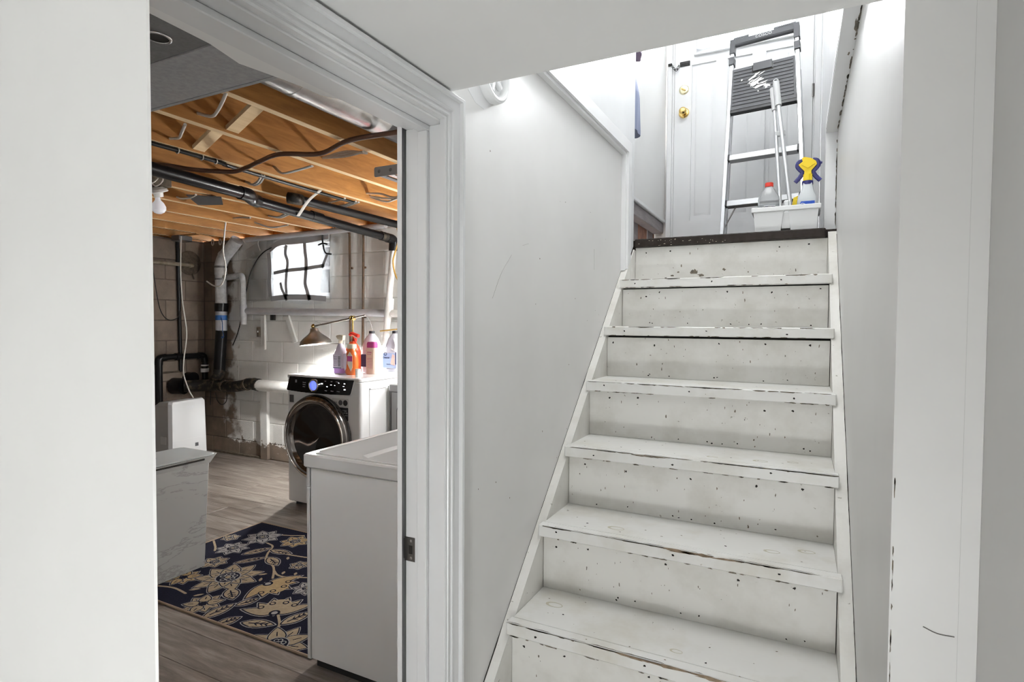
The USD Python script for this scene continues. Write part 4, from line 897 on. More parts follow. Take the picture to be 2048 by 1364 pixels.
# ------------------------------------------------------------------ services under the ceiling
def pipe(name, label, cat_, segs, group=None):
    """segs: list of (part name, mesh, material[, label])"""
    al = np.vstack([s_[1].bounds for s_ in segs]); c_ = (al.min(0) + al.max(0)) / 2; c_[2] = al[:, 2].min()
    t = thing(name, label, cat_, c_, group)
    for s_ in segs: part(s_[0], s_[1], s_[2], t, s_[3] if len(s_) > 3 else None, smooth=45)
    return t
dz = JB - 0.05
pipe('round_duct', 'shiny round galvanised duct running under the floor beside the doorway', 'duct', [
    ('duct', rod((-1.045, 0.5, 2.385), (-1.045, 2.12, 2.385), 0.098, 28), M['galv']), ('joint_band', rod((-1.045, 1.60, 2.385), (-1.045, 1.63, 2.385), 0.100, 28), M['galv']),
    ('duct', rod((-1.045, 2.12, 2.385), (-1.045, 3.2, 2.385), 0.094, 28), M['darkmetal'])])
BK, DB, GV, WH = M['blackplastic'], M['dustyblack'], M['pvcgrey'], M['pvcwhite']
pipe('drain_pipe', 'long black drain pipe sloping under the joists to the back wall', 'pipe', [
    ('pipe', rod((-2.19, 0.75, 2.205), (-2.325, 2.37, 2.192), 0.035, 18), BK),
    ('elbow', tube([(-2.325, 2.36, 2.192), (-2.335, 2.43, 2.191), (-2.375, 2.475, 2.190)], 0.041, 16), BK), ('elbow', tube([(-2.37, 2.47, 2.190), (-2.405, 2.515, 2.189), (-2.425, 2.57, 2.188)], 0.040, 16), BK),
    ('pipe', rod((-2.425, 2.56, 2.188), (-2.424, 3.90, 2.130), 0.033, 18), BK), ('coupling', rod((-2.425, 3.02, 2.172), (-2.425, 3.12, 2.168), 0.038, 18), BK),
    ('coupling', rod((-2.424, 3.78, 2.136), (-2.424, 3.88, 2.131), 0.038, 18), DB), ('elbow', tube([(-2.424, 3.86, 2.131), (-2.424, 3.945, 2.118), (-2.430, 3.955, 2.03)], 0.040, 16), BK)])
pipe('stack_pipe', 'white vertical waste pipe on the back wall below the black elbow', 'pipe', [
    ('pipe', rod((-2.432, 3.955, 2.035), (-2.535, 3.955, 1.02), 0.029, 18), WH), ('tee', rod((-2.468, 3.955, 1.62), (-2.482, 3.955, 1.45), 0.037, 16), WH),
    ('branch', rod((-2.47, 3.955, 1.487), (-1.6, 3.955, 1.475), 0.026, 16), WH), ('hub', rod((-2.44, 3.955, 1.487), (-2.35, 3.955, 1.486), 0.033, 16), WH)])
pipe('vent_pipe', 'shorter black pipe with an open brown elbow under the joists near the back wall', 'pipe', [
    ('pipe', rod((-2.325, 2.80, 2.238), (-2.312, 3.93, 2.232), 0.030, 18), BK), ('elbow', tube([(-2.325, 2.84, 2.238), (-2.335, 2.79, 2.24), (-2.37, 2.765, 2.244)], 0.038, 16), DB),
    ('end_ring', rod((-2.312, 3.92, 2.232), (-2.312, 3.945, 2.232), 0.034, 16), M['cream'])])
pipe('wall_pipe', 'grey painted pipe running level along the back wall below the window', 'pipe', [('pipe', rod((-4.36, 4.0, 1.519), (-2.47, 4.0, 1.490), 0.034, 16), GV)])
pipe('soil_pipe', 'large wrapped grey and black soil pipe standing in the back corner', 'pipe', [
    ('wrapped_elbow', tube([(-4.47, 3.99, 2.25), (-4.56, 3.985, 2.17), (-4.66, 3.98, 2.085), (-4.712, 3.98, 2.0), (-4.715, 3.98, 1.9)], 0.062, 18), M['wrap']), ('wrapped_pipe', rod((-4.715, 3.98, 1.92), (-4.715, 3.98, 1.60), 0.058, 18), M['wrap']),
    ('clamp_band', rod((-4.65, 3.98, 2.10), (-4.665, 3.98, 2.085), 0.066, 18), M['wrap']), ('clamp_band', rod((-4.714, 3.98, 1.99), (-4.714, 3.98, 1.97), 0.065, 18), M['darkmetal']), ('clamp_band', rod((-4.714, 3.98, 1.86), (-4.714, 3.98, 1.845), 0.063, 18), M['darkmetal']),
    ('coupling', rod((-4.715, 3.98, 1.60), (-4.715, 3.98, 1.515), 0.066, 20), BK), ('clean_section', rod((-4.716, 3.98, 1.515), (-4.718, 3.98, 1.315), 0.056, 18), mat('pale_blue_grey_pipe', (0.44, 0.46, 0.50), 0.35)),
    ('blue_tape', rod((-4.717, 3.98, 1.475), (-4.717, 3.98, 1.425), 0.0585, 18), M['bluetape']), ('tape_tail', tube([(-4.662, 3.94, 1.45), (-4.635, 3.93, 1.40), (-4.630, 3.93, 1.31), (-4.615, 3.93, 1.255), (-4.65, 3.93, 1.245)], 0.002, 6, ry=0.012), M['bluetape']),
    ('black_pipe', rod((-4.718, 3.98, 1.315), (-4.745, 3.97, 0.87), 0.057, 20), BK), ('elbow', tube([(-4.745, 3.97, 0.90), (-4.75, 3.96, 0.84), (-4.80, 3.95, 0.77), (-4.86, 3.94, 0.735)], 0.060, 16), DB)])
pipe('branch_pipe', 'small grey wrapped pipe branching off the soil pipe above the wall pipe', 'pipe', [
    ('pipe', tube([(-4.66, 3.98, 1.868), (-4.52, 3.98, 1.875), (-4.42, 3.98, 1.885), (-4.385, 3.98, 1.85), (-4.378, 3.98, 1.70), (-4.374, 3.98, 1.55)], 0.030, 14), M['wrap']),
    ('fitting', rod((-4.374, 3.98, 1.585), (-4.374, 3.98, 1.46), 0.036, 14), GV), ('fitting', rod((-4.372, 3.98, 1.46), (-4.370, 3.98, 1.38), 0.031, 14), M['wrap'])])
pipe('low_drain', 'dusty black drain run low along the back wall ending in white pipe', 'pipe', [
    ('fitting', rod((-5.098, 3.70, 0.735), (-4.98, 3.74, 0.735), 0.085, 20), BK), ('fitting', rod((-5.098, 3.86, 0.80), (-5.02, 3.87, 0.80), 0.07, 20), BK),
    ('pipe', tube([(-4.99, 3.74, 0.735), (-4.90, 3.86, 0.735), (-4.75, 3.93, 0.745)], 0.062, 16), DB), ('pipe', tube([(-4.78, 3.93, 0.742), (-4.55, 3.93, 0.735), (-4.36, 3.93, 0.755), (-4.22, 3.93, 0.785), (-4.08, 3.93, 0.775)], 0.056, 16), DB),
    ('clamp_band', rod((-4.62, 3.93, 0.737), (-4.60, 3.93, 0.736), 0.061, 18), M['rust']), ('clamp_band', rod((-4.27, 3.93, 0.772), (-4.25, 3.93, 0.778), 0.061, 18), M['rust']), ('coupling', rod((-4.17, 3.93, 0.785), (-4.09, 3.93, 0.778), 0.062, 18), DB),
    ('white_pipe', rod((-4.09, 3.93, 0.776), (-3.0, 3.93, 0.775), 0.056, 18), WH)])
pipe('sump_pipe', 'black pipe bent over at the top against the bare left wall', 'pipe', [
    ('riser', rod((-5.0, 3.49, 0.02), (-5.0, 3.49, 0.99), 0.034, 16), BK), ('elbow', tube([(-5.0, 3.49, 0.97), (-5.0, 3.50, 1.03), (-5.0, 3.56, 1.045)], 0.037, 14), BK), ('pipe', rod((-5.0, 3.55, 1.045), (-5.0, 3.93, 1.045), 0.030, 16), BK), ('coupling', rod((-5.0, 3.66, 1.045), (-5.0, 3.70, 1.045), 0.037, 16), BK),
    ('elbow', tube([(-5.0, 3.91, 1.045), (-5.0, 3.97, 1.035), (-5.0, 3.985, 0.98)], 0.036, 14), BK), ('drop', rod((-5.0, 3.985, 0.99), (-5.0, 3.985, 0.76), 0.030, 14), BK), ('white_union', cat(rod((-5.0, 3.985, 0.945), (-5.0, 3.985, 0.93), 0.038, 14), rod((-5.0, 3.985, 0.905), (-5.0, 3.985, 0.865), 0.042, 14)), M['porcelain'])])
pipe('iron_pipe', 'thin dark iron pipe rising up the bare left wall', 'pipe', [('pipe', rod((-5.079, 3.75, 2.26), (-5.079, 3.77, 0.88), 0.0175, 12), M['blackplastic']), ('foot_bar', rod((-5.079, 3.77, 0.885), (-5.079, 3.49, 0.88), 0.009, 10), M['rust'])])
pipe('brass_spigot', 'old level pipe ending in a round rusty plate on the left wall', 'pipe', [
    ('pipe', rod((-5.035, 2.6, 2.005), (-5.035, 3.86, 2.000), 0.020, 14), M['oldpipe']), ('plate', lathe([(0, 0.018), (0.05, 0.016), (0.12, 0.008), (0.130, 0.0)], 24, (-5.097, 3.89, 2.03), (1, 0, 0)), M['rust']), ('elbow', tube([(-5.035, 3.85, 2.0), (-5.04, 3.88, 2.0), (-5.09, 3.885, 2.0)], 0.022, 12), M['oldpipe']), ('tail', rod((-5.08, 3.91, 1.92), (-5.08, 3.93, 1.86), 0.006, 8), M['rust'])])
for (x0, x1, x2, top, lab) in ((-2.993, -2.99, -2.985, 2.20, 'aged copper water pipe with a bent top on the back wall'), (-2.827, -2.835, -2.845, 2.25, 'straight aged copper water pipe to the right of the bent one')):
    pts = [(x0, 4.03, top), (x1, 4.03, 1.6), (x2, 4.03, 1.02)]
    segs = [('pipe', tube(pts, 0.011, 10), M['copper'])]
    if top < 2.22: segs.append(('bend', tube([(x0, 4.03, 2.19), (-3.0, 4.03, 2.235), (-3.05, 4.03, 2.25), (-3.12, 4.03, 2.262)], 0.011, 10), M['copper']))
    for z_ in (1.9, 1.45): segs.append(('clip', bx((x1 - 0.018, 4.038, z_), (x1 + 0.018, 4.0575, z_ + 0.018), 0.003), M['copper']))
    pipe('copper_pipe', lab, 'pipe', segs)
pipe('top_conduit', 'grey conduit lying along the top of the back wall above the window', 'conduit', [('pipe', rod((-4.35, 4.0, 2.245), (-2.55, 4.0, 2.262), 0.026, 14), GV)])
pipe('joist_conduit', 'thin dark conduit clipped under the fourth joist from the doorway', 'conduit', [('pipe', tube([(-2.10, 1.1, 2.267), (-2.085, 1.75, 2.267), (-2.088, 2.07, 2.267), (-2.11, 2.15, 2.267), (-2.14, 2.83, 2.267), (-2.147, 3.15, 2.267)], 0.0105, 10), M['iron'])] +
     [('clip', torus((-2.086, y_, 2.266), 0.0135, 0.003, (0, 1, 0), 12, 6), M['cable']) for y_ in (1.82, 1.95, 2.03)])
pipe('brown_cable', 'thick brown cable sagging across under the joists', 'cable', [('cable', tube([(-3.3, 1.55, 2.266), (-2.9, 1.70, 2.266), (-2.455, 1.913, 2.266), (-2.321, 2.043, 2.255), (-2.20, 2.10, 2.244), (-2.085, 2.139, 2.238), (-1.96, 2.13, 2.246), (-1.85, 2.11, 2.255), (-1.661, 2.082, 2.264), (-1.438, 2.134, 2.252), (-1.182, 2.068, 2.264), (-0.849, 2.069, 2.262), (-0.3, 2.05, 2.264)], 0.012, 10), M['cablebrown'])])

def cable(label, pts_list, m_=M['cable'], r=0.0070, ry=None, name='cable', ends=None):
    segs = [('strand', tube(p_, r, 8, ry=ry), m_) for p_ in pts_list]
    pipe(name, label, 'cable', segs)
cable('white cable looping from the third joist up to the duct bay beside the bulkhead', [[(-1.653, 1.633, 2.321), (-1.55, 1.625, 2.29), (-1.42, 1.56, 2.272), (-1.28, 1.485, 2.272), (-1.22, 1.46, 2.30)]])
cable('short white cable looping out of a hole in the fourth joist', [[(-2.071, 1.773, 2.311), (-1.96, 1.745, 2.29), (-1.84, 1.68, 2.275), (-1.70, 1.606, 2.272)]])
cable('group of three pale cables crossing to the second joist above the brown cable', [[(-1.653, 2.368, 2.318), (-1.46, 2.335, 2.295 + d_), (-1.266, 2.257 + d_, 2.272)] for d_ in (0.0, 0.012, 0.024)])
cable('grey cable sagging between the fourth and third joists', [[(-2.071, 2.397, 2.327), (-1.97, 2.36, 2.27), (-1.86, 2.33, 2.255), (-1.70, 2.336, 2.272)]], M['cablegrey'], 0.012, 0.005)
cable('pair of grey cables leaving the fifth joist beside the black pipe elbow', [[(-2.491, 2.533 + d_, 2.312), (-2.38, 2.49 + d_, 2.275), (-2.24, 2.42 + d_, 2.262), (-2.11, 2.34 + d_, 2.268)] for d_ in (0, 0.02)], M['cablegrey'])
cable('bunch of white cables sagging from the fourth joist near the metal rack', [[(-2.071, 3.202, 2.335), (-1.93, 3.19, 2.315), (-1.80, 3.16, 2.272), (-1.691, 3.141, 2.272)], [(-2.071, 3.24, 2.322), (-1.92, 3.22, 2.288), (-1.80, 3.18, 2.268), (-1.70, 3.141, 2.268)], [(-2.071, 3.25, 2.315), (-1.90, 3.21, 2.262), (-1.80, 3.17, 2.258), (-1.68, 3.13, 2.264)]])
cable('short white cable leaving the fifth joist above the vent pipe', [[(-2.491, 3.259, 2.318), (-2.30, 3.154, 2.295), (-2.109, 3.026, 2.268)]])
cable('two pale grey cables leaving the fifth joist further back', [[(-2.491, 3.342 + d_, 2.303), (-2.30, 3.23 + d_, 2.277), (-2.109, 3.136 + d_, 2.268)] for d_ in (0, 0.03)], M['cablegrey'])
cable('pale cables between the seventh and sixth joists', [[(-3.331, 3.42 + d_, 2.31), (-3.14, 3.35 + d_, 2.275), (-2.95, 3.26 + d_, 2.268)] for d_ in (0, 0.03)], M['cablegrey'])
cable('grey cables drooping from the eighth joist', [[(-3.751, 3.40, 2.32), (-3.56, 3.33, 2.30), (-3.37, 3.27, 2.272)], [(-3.751, 3.62, 2.318), (-3.56, 3.64, 2.262), (-3.37, 3.66, 2.272)]], M['cablegrey'])
cable('pale cable sagging beside the dark metal sheet', [[(-3.331, 2.62, 2.311), (-3.2, 2.57, 2.278), (-3.05, 2.53, 2.262), (-2.949, 2.506, 2.268)]])
cable('white cable hanging with an upturned free end in front of the soil pipe', [[(-3.7895, 3.36, 2.33), (-3.84, 3.39, 2.285), (-3.89, 3.40, 2.048), (-3.86, 3.40, 1.90), (-3.88, 3.40, 1.79), (-3.94, 3.40, 1.729), (-4.03, 3.40, 1.735), (-4.12, 3.40, 1.775)]], M['cable'], 0.0065, name='hanging_cable')
cable('long white cord hanging from the junction box down to the dehumidifier', [[(-4.62, 3.49, 2.23), (-4.60, 3.467, 1.902), (-4.60, 3.48, 1.616), (-4.60, 3.52, 1.30), (-4.60, 3.49, 1.05), (-4.60, 3.485, 0.90), (-4.59, 3.53, 0.74), (-4.57, 3.56, 0.66)]], M['cable'], 0.0065, name='power_cable')
cable('thin black wire drooping in a loop on the left wall', [[(-5.0, 3.40, 2.10), (-5.0, 3.44, 1.96), (-5.0, 3.46, 1.82), (-5.0, 3.50, 1.572), (-5.02, 3.56, 1.46), (-5.04, 3.64, 1.42), (-5.04, 3.72, 1.45), (-5.05, 3.76, 1.53)]], M['iron'], 0.0045, name='black_wire')
cable('thin black cable arching from the window down beside the soil pipe', [[(-4.00, 4.015, 2.149), (-4.10, 4.015, 2.115), (-4.19, 4.015, 2.055), (-4.28, 4.015, 1.95), (-4.34, 4.015, 1.83), (-4.42, 4.03, 1.62), (-4.47, 4.04, 1.48), (-4.54, 4.04, 1.296), (-4.62, 4.04, 1.16)]], M['iron'], 0.0055, name='black_wire')
cable('black wires looping below the low drain beside the dehumidifier', [[(-4.86, 3.95, 0.68), (-4.87, 3.955, 0.60), (-4.88, 3.96, 0.52)], [(-4.78, 3.95, 0.66), (-4.77, 3.96, 0.58), (-4.70, 3.96, 0.535), (-4.63, 3.96, 0.57), (-4.61, 3.96, 0.65)]], M['iron'], 0.004, name='black_wire')
cable('ochre tube hanging in a curve at the right of the back wall', [[(-2.37, 3.90, 2.26), (-2.345, 3.90, 2.21), (-2.33, 3.90, 2.12), (-2.37, 3.90, 2.0), (-2.39, 3.90, 1.93), (-2.37, 3.90, 1.83), (-2.33, 3.90, 1.76), (-2.25, 3.90, 1.64)]], M['orangecable'], 0.0075, name='ochre_tube')
cable('white strap slung between the fourth joist and the black drain pipe', [[(-2.10, 2.79, 2.272), (-2.25, 2.83, 2.225), (-2.40, 2.88, 2.145)]], M['cable'], 0.012, 0.003, name='strap')
cable('dark twisted wire and clamp hanging at the top right of the plastic sheet', [[(-3.30, 4.01, 2.27), (-3.31, 4.01, 2.20), (-3.30, 4.01, 2.13), (-3.27, 4.01, 2.06), (-3.20, 4.01, 2.045)], [(-3.36, 4.01, 2.14), (-3.30, 4.005, 2.15), (-3.25, 4.01, 2.14)]], M['iron'], 0.008, name='black_wire')
cable('thin brown rod sticking out level behind the jugs', [[(-2.53, 3.90, 1.335), (-2.27, 3.93, 1.36), (-1.9, 3.95, 1.385)]], M['orangecable'], 0.006, name='thin_rod')
cable('small white hooked wire hanging at the wall top left of the plastic sheet', [[(-4.19, 4.03, 2.27), (-4.20, 4.02, 2.20), (-4.17, 4.02, 2.13)]], M['cable'], 0.005, name='wire_hook')
for x_, lab in ((-4.913, 'white cable clip left of the soil pipe top, the left of two'), (-4.792, 'white cable clip left of the soil pipe top, the right of two'), (-3.173, 'white pipe hook above the plastic sheet, the left one of two'), (-3.100, 'white pipe hook above the plastic sheet, the right one of two')):
    single('cable_clip', torus((x_, 4.03, 2.255 if x_ < -4 else 2.30), 0.030, 0.006, (0.3, 1, 0), 18, 8), M['cable'], lab, 'clip')

# sheet-metal, junction boxes, lamp holder and rack
single('metal_sheet', prism([(-3.00, 2.47), (-2.845, 2.62), (-3.06, 2.79), (-3.24, 2.72)], 2.262, 2.268, 'xy'), M['darkmetal'], 'dark bent sheet metal panel under the joists near the lamp holder', 'metal sheet')
jb = thing('junction_box', 'grey metal junction box on the joist above the white cord', 'junction box', (-4.85, 3.65, 2.215))
part('box', bx((-4.92, 3.58, 2.215), (-4.79, 3.72, 2.268), 0.006), M['darkmetal'], jb); part('hanger_bar', bx((-5.04, 3.63, 2.2681), (-4.60, 3.67, 2.2787)), M['joist'], jb); part('cover', bx((-4.91, 3.59, 2.210), (-4.80, 3.71, 2.2149), 0.002), M['galv'], jb)
lh = thing('lamp_holder', 'white porcelain lamp holder with a round frosted bulb under a wiring box', 'lamp holder', (-2.72, 2.12, 2.05))
part('wiring_box', bx((-2.80, 2.05, 2.215), (-2.68, 2.17, 2.268), 0.006), M['rust'], lh); part('hanger_bar', bx((-2.945, 2.09, 2.2681), (-2.495, 2.13, 2.2787)), M['joist'], lh)
part('flange', lathe([(0.0, 0.03), (0.030, 0.03), (0.052, 0.016), (0.058, 0.004), (0.055, 0.0), (0.028, -0.006), (0.024, -0.03), (0.0, -0.03)], 28, (-2.725, 2.11, 2.182), (0.10, -0.35, 1)), M['porcelain'], lh)
bp = part('bulb', lathe([(0.013, 0.05), (0.016, 0.035), (0.030, 0.018), (0.039, -0.004), (0.038, -0.022), (0.027, -0.038), (0.012, -0.045), (0.0, -0.046)], 28, (-2.722, 2.112, 2.098), (0.0, -0.1, 1)), M['bulb'], lh)
part('wires', cat(tube([(-2.66, 2.10, 2.27), (-2.63, 2.08, 2.23), (-2.66, 2.06, 2.20), (-2.69, 2.05, 2.225)], 0.004, 6), tube([(-2.67, 2.08, 2.25), (-2.64, 2.03, 2.21), (-2.68, 2.0, 2.19), (-2.70, 2.04, 2.22)], 0.0035, 6)), M['cable'], lh)
rk = thing('metal_rack', 'grey steel ceiling rack bar with holes and rods beside the doorway edge', 'rack', (-1.0, 2.6, 2.17))
RS = mat('rack_steel', (0.30, 0.305, 0.315), 0.45, 0.5)
part('bar', hull([(x, y, z) for y in (2.380, 2.384) for x, z in ((-1.302, 2.182), (-1.295, 2.176), (-0.70, 2.176), (-0.70, 2.228), (-1.295, 2.228), (-1.302, 2.222))]), RS, rk)
for x_ in (-1.27, -1.195, -1.125, -1.05): part('bolt', lathe([(0, 0.004), (0.006, 0.003), (0.009, 0.0)], 12, (x_, 2.380, 2.204), (0, -1, 0)), M['darkmetal'], rk)
for k in range(8): part('rod', rod((-1.265 + 0.055 * k, 2.3845, 2.186), (-1.265 + 0.055 * k, 2.86, 2.186), 0.010, 8), M['galv'] if k % 2 else M['darkmetal'], rk)
part('bar', bx((-1.302, 2.8605, 2.17), (-0.70, 2.8645, 2.222), 0.0015), RS, rk)
for x_ in (-1.247, -0.83): part('hanger', rod((x_, 2.62, 2.19), (x_, 2.62, 2.279), 0.006, 8), M['galv'], rk)

# fittings on the back wall
ob = thing('outlet_box', 'small brown outlet box beside the white conduit on the back wall', 'outlet box', (-4.215, 4.04, 1.25))
part('box', bx((-4.235, 4.02, 1.255), (-4.195, 4.056, 1.355), 0.004), M['rust'], ob); part('toggle', bx((-4.211, 4.010, 1.30), (-4.203, 4.0199, 1.318), 0.002), M['whiteplastic'], ob)
cu = thing('wall_conduit', 'white painted vertical conduit strip hanging below the wall pipe', 'conduit', (-4.155, 4.04, 1.12))
part('strip', bx((-4.192, 4.035, 1.125), (-4.135, 4.0565, 1.47), 0.004), BLOCK[0], cu); part('conduit', rod((-4.128, 4.038, 1.13), (-4.128, 4.038, 1.48), 0.011, 10), WH, cu)
single('black_tab', bx((-4.045, 4.03, 1.425), (-3.995, 4.0565, 1.487), 0.002), M['hole'], 'small black square tab just under the wall pipe', 'tab')
single('diagonal_batten', hull([(x, y, z) for y in (4.035, 4.0565) for x, z in ((-3.855, 1.485), (-3.80, 1.485), (-3.735, 1.20), (-3.685, 1.215))]), BLOCK[1], 'white painted diagonal batten below the wall pipe', 'batten')
single('small_batten', bx((-3.13, 4.035, 1.06), (-3.07, 4.0565, 1.24), 0.003), BLOCK[1], 'short white painted batten on the wall behind the desk lamp', 'batten')
single('wall_batten', bx((-4.19, 4.02, 0.003), (-4.09, 4.0565, 0.715), 0.003), BLOCK[1], 'white painted upright batten on the back wall below the low drain', 'batten')
single('baseboard_strip', bx((-4.93, 4.03, 0.001), (-4.2, 4.056, 0.022), 0.003), M['rust'], 'thin dark strip along the foot of the back wall', 'strip')

# ================================================================== LAUNDRY ROOM things
# ---- front-load washer
ws = thing('washing_machine', 'white front-loading washing machine with dark round door and black control panel', 'washing machine', (-2.43, 3.54, 0))
xa, xb, ya, yb, zt = -2.800, -2.065, 3.13, 3.95, 1.008
part('body', rbox((xa, ya, 0.03), (xb, yb, zt - 0.030), 0.022, 4), M['enamel'], ws)
part('top', rbox((xa - 0.002, ya - 0.004, zt - 0.0295), (xb + 0.003, yb, zt), 0.022, 4), M['enamel'], ws)
for x_ in (xa + 0.06, xb - 0.06):
    for y_ in (ya + 0.06, yb - 0.06): part('foot', lathe([(0, 0.031), (0.022, 0.031), (0.026, 0.0), (0, 0)], 12, (x_, y_, 0.0)), M['darkplastic'], ws)
cp = part('control_panel', prism([(-2.757, 0.995), (-2.128, 0.993), (-2.122, 0.985), (-2.150, 0.897), (-2.165, 0.885), (-2.30, 0.880), (-2.48, 0.878), (-2.64, 0.880), (-2.783, 0.888), (-2.790, 0.894)], ya - 0.012, ya + 0.002, 'xz'), M['blackgloss'], ws, smooth=False)
part('panel_edge', tube([(-2.120, ya - 0.006, 0.984), (-2.150, ya - 0.006, 0.893), (-2.166, ya - 0.006, 0.879), (-2.22, ya - 0.006, 0.878)], 0.004, 8, 4), M['enamel'], cp)
dl = part('dial', lathe([(0.034, 0.0), (0.048, 0.0), (0.048, 0.026), (0.044, 0.030), (0.036, 0.028), (0.034, 0.010)], 36, (-2.485, ya - 0.012, 0.940), (0, -1, 0)), M['chrome'], cp, label='chrome dial ring around a glowing blue centre')
part('glow', lathe([(0, 0.024), (0.022, 0.022), (0.034, 0.012), (0.034, 0.0)], 28, (-2.485, ya - 0.012, 0.940), (0, -1, 0)), M['dial'], dl)
for x_, z_, s_ in ((-2.425, 0.955, 0.010), (-2.375, 0.935, 0.006), (-2.335, 0.950, 0.006), (-2.300, 0.947, 0.005), (-2.262, 0.967, 0.005), (-2.205, 0.965, 0.007), (-2.215, 0.946, 0.006), (-2.205, 0.922, 0.009)):
    part('indicator', bx((x_ - s_, ya - 0.0127, z_ - s_ * 0.45), (x_ + s_, ya - 0.0119, z_ + s_ * 0.45)), M['led'], cp)
ms = []
for x_, z_, t_ in ((-2.62, 0.952, 'Normal'), (-2.62, 0.936, 'Heavy'), (-2.62, 0.920, 'Rinse'), (-2.40, 0.972, 'Soil'), (-2.34, 0.972, 'Spin'), (-2.29, 0.972, 'Temp'), (-2.40, 0.902, 'Delay'), (-2.34, 0.902, 'Steam'), (-2.28, 0.902, 'Power')):
    ms.append(text_on(t_, 0.007, (x_, ya - 0.0122, z_)))
part('lettering', cat(*ms), M['print'], cp, smooth=False)
part('logo', cat(*[bx((-2.700, ya - 0.0126, z_), (-2.680, ya - 0.0119, z_ + 0.003)) for z_ in (0.952, 0.960, 0.968)]), M['print'], cp)
dc = (-2.470, ya, 0.548)
dr = part('door', lathe([(0.318, -0.004), (0.318, 0.030), (0.312, 0.048), (0.296, 0.060), (0.276, 0.062), (0.262, 0.056), (0.250, 0.042), (0.242, 0.022), (0.238, 0.018)], 72, dc, (0, -1, 0)), M['darkchrome'], ws, label='smoked chrome door ring')
part('trim_ring', torus((dc[0], ya - 0.058, dc[2]), 0.286, 0.008, (0, 1, 0), 72, 10), M['chrome'], dr)
part('rubber_seal', torus((dc[0], ya - 0.016, dc[2]), 0.318, 0.007, (0, 1, 0), 72, 8), M['darkplastic'], dr)
part('glass', lathe([(0.243, 0.022), (0.20, 0.016), (0.13, 0.006), (0.0, 0.0)], 56, dc, (0, -1, 0)), M['doorglass'], dr, label='dark bowl-shaped door glass')
part('sticker', bx((-2.772, ya - 0.0010, 0.795), (-2.728, ya - 0.0002, 0.852)), M['greyplastic'], ws)
sk = part('sticker', prism(sbox(-2.330, 0.800, -2.185, 0.848).buffer(0.006), ya - 0.0010, ya - 0.0002, 'xz'), M['lightgrey'], ws, label='pale round-ended energy sticker')
part('badge', prism(Point(-2.255, 0.824).buffer(0.019, 12), ya - 0.0016, ya - 0.0009, 'xz'), M['greyplastic'], sk); part('badge', prism(Point(-2.209, 0.824).buffer(0.021, 12), ya - 0.0016, ya - 0.0009, 'xz'), M['blackprint'], sk)
part('lettering', text_on('SALE', 0.011, (-2.324, ya - 0.0012, 0.819)), M['greyplastic'], sk, smooth=False)
sk = part('sticker', prism(Polygon([(-2.285, 0.786), (-2.186, 0.786), (-2.186, 0.700), (-2.200, 0.692)]).buffer(0.004), ya - 0.0010, ya - 0.0002, 'xz'), M['blackprint'], ws, label='black triangular warranty sticker')
part('lettering', cat(text_on('10 YEAR', 0.009, (-2.248, ya - 0.0012, 0.762)), text_on('LIMITED', 0.009, (-2.240, ya - 0.0012, 0.746)), text_on('WARRANTY', 0.006, (-2.232, ya - 0.0012, 0.730))), M['lightgrey'], sk, smooth=False)
for (y0, y1) in ((3.22, 3.40), (3.43, 3.60), (3.63, 3.86)):
    part('side_rib', cat(bx((xb - 0.0002, y0, 0.10), (xb + 0.0035, y0 + 0.012, 0.93), 0.0015), bx((xb - 0.0002, y1, 0.10), (xb + 0.0035, y1 + 0.012, 0.93), 0.0015), bx((xb - 0.0002, y0, 0.918), (xb + 0.0035, y1, 0.93), 0.0015)), M['enamel'], ws)

# ---- dryer half hidden behind the washer and the door jamb
dy = thing('dryer', 'grey-white clothes dryer beside the washing machine near the door frame', 'dryer', (-1.68, 3.74, 0))
part('body', rbox((-2.030, 3.42, 0.01), (-1.34, 4.0, 0.889), 0.015, 3), M['enamelgrey'], dy)
part('top', rbox((-2.035, 3.405, 0.8895), (-1.335, 4.0, 0.945), 0.012, 3), M['enamelgrey'], dy)
part('door', prism(sbox(-1.965, 0.28, -1.41, 0.79).buffer(0.0).buffer(-0.05).buffer(0.05), 3.412, 3.4195, 'xz'), M['enamelgrey'], dy)
part('door_groove', prism(sbox(-1.972, 0.273, -1.403, 0.797).buffer(-0.05).buffer(0.05).difference(sbox(-1.965, 0.28, -1.41, 0.79).buffer(-0.05).buffer(0.05)), 3.417, 3.4198, 'xz'), M['darkplastic'], dy)
part('console', bx((-2.03, 3.90, 0.946), (-1.34, 3.99, 1.08), 0.01), M['enamelgrey'], dy)
single('red_cloth', hull([(-1.98, 3.50, 0.946), (-1.5, 3.46, 0.946), (-1.95, 3.75, 0.946), (-1.5, 3.75, 0.946), (-1.94, 3.52, 0.962), (-1.5, 3.48, 0.966), (-1.92, 3.72, 0.962), (-1.52, 3.72, 0.962)]), M['rednapkin'], 'folded red cloth lying on top of the grey-white dryer', 'cloth')

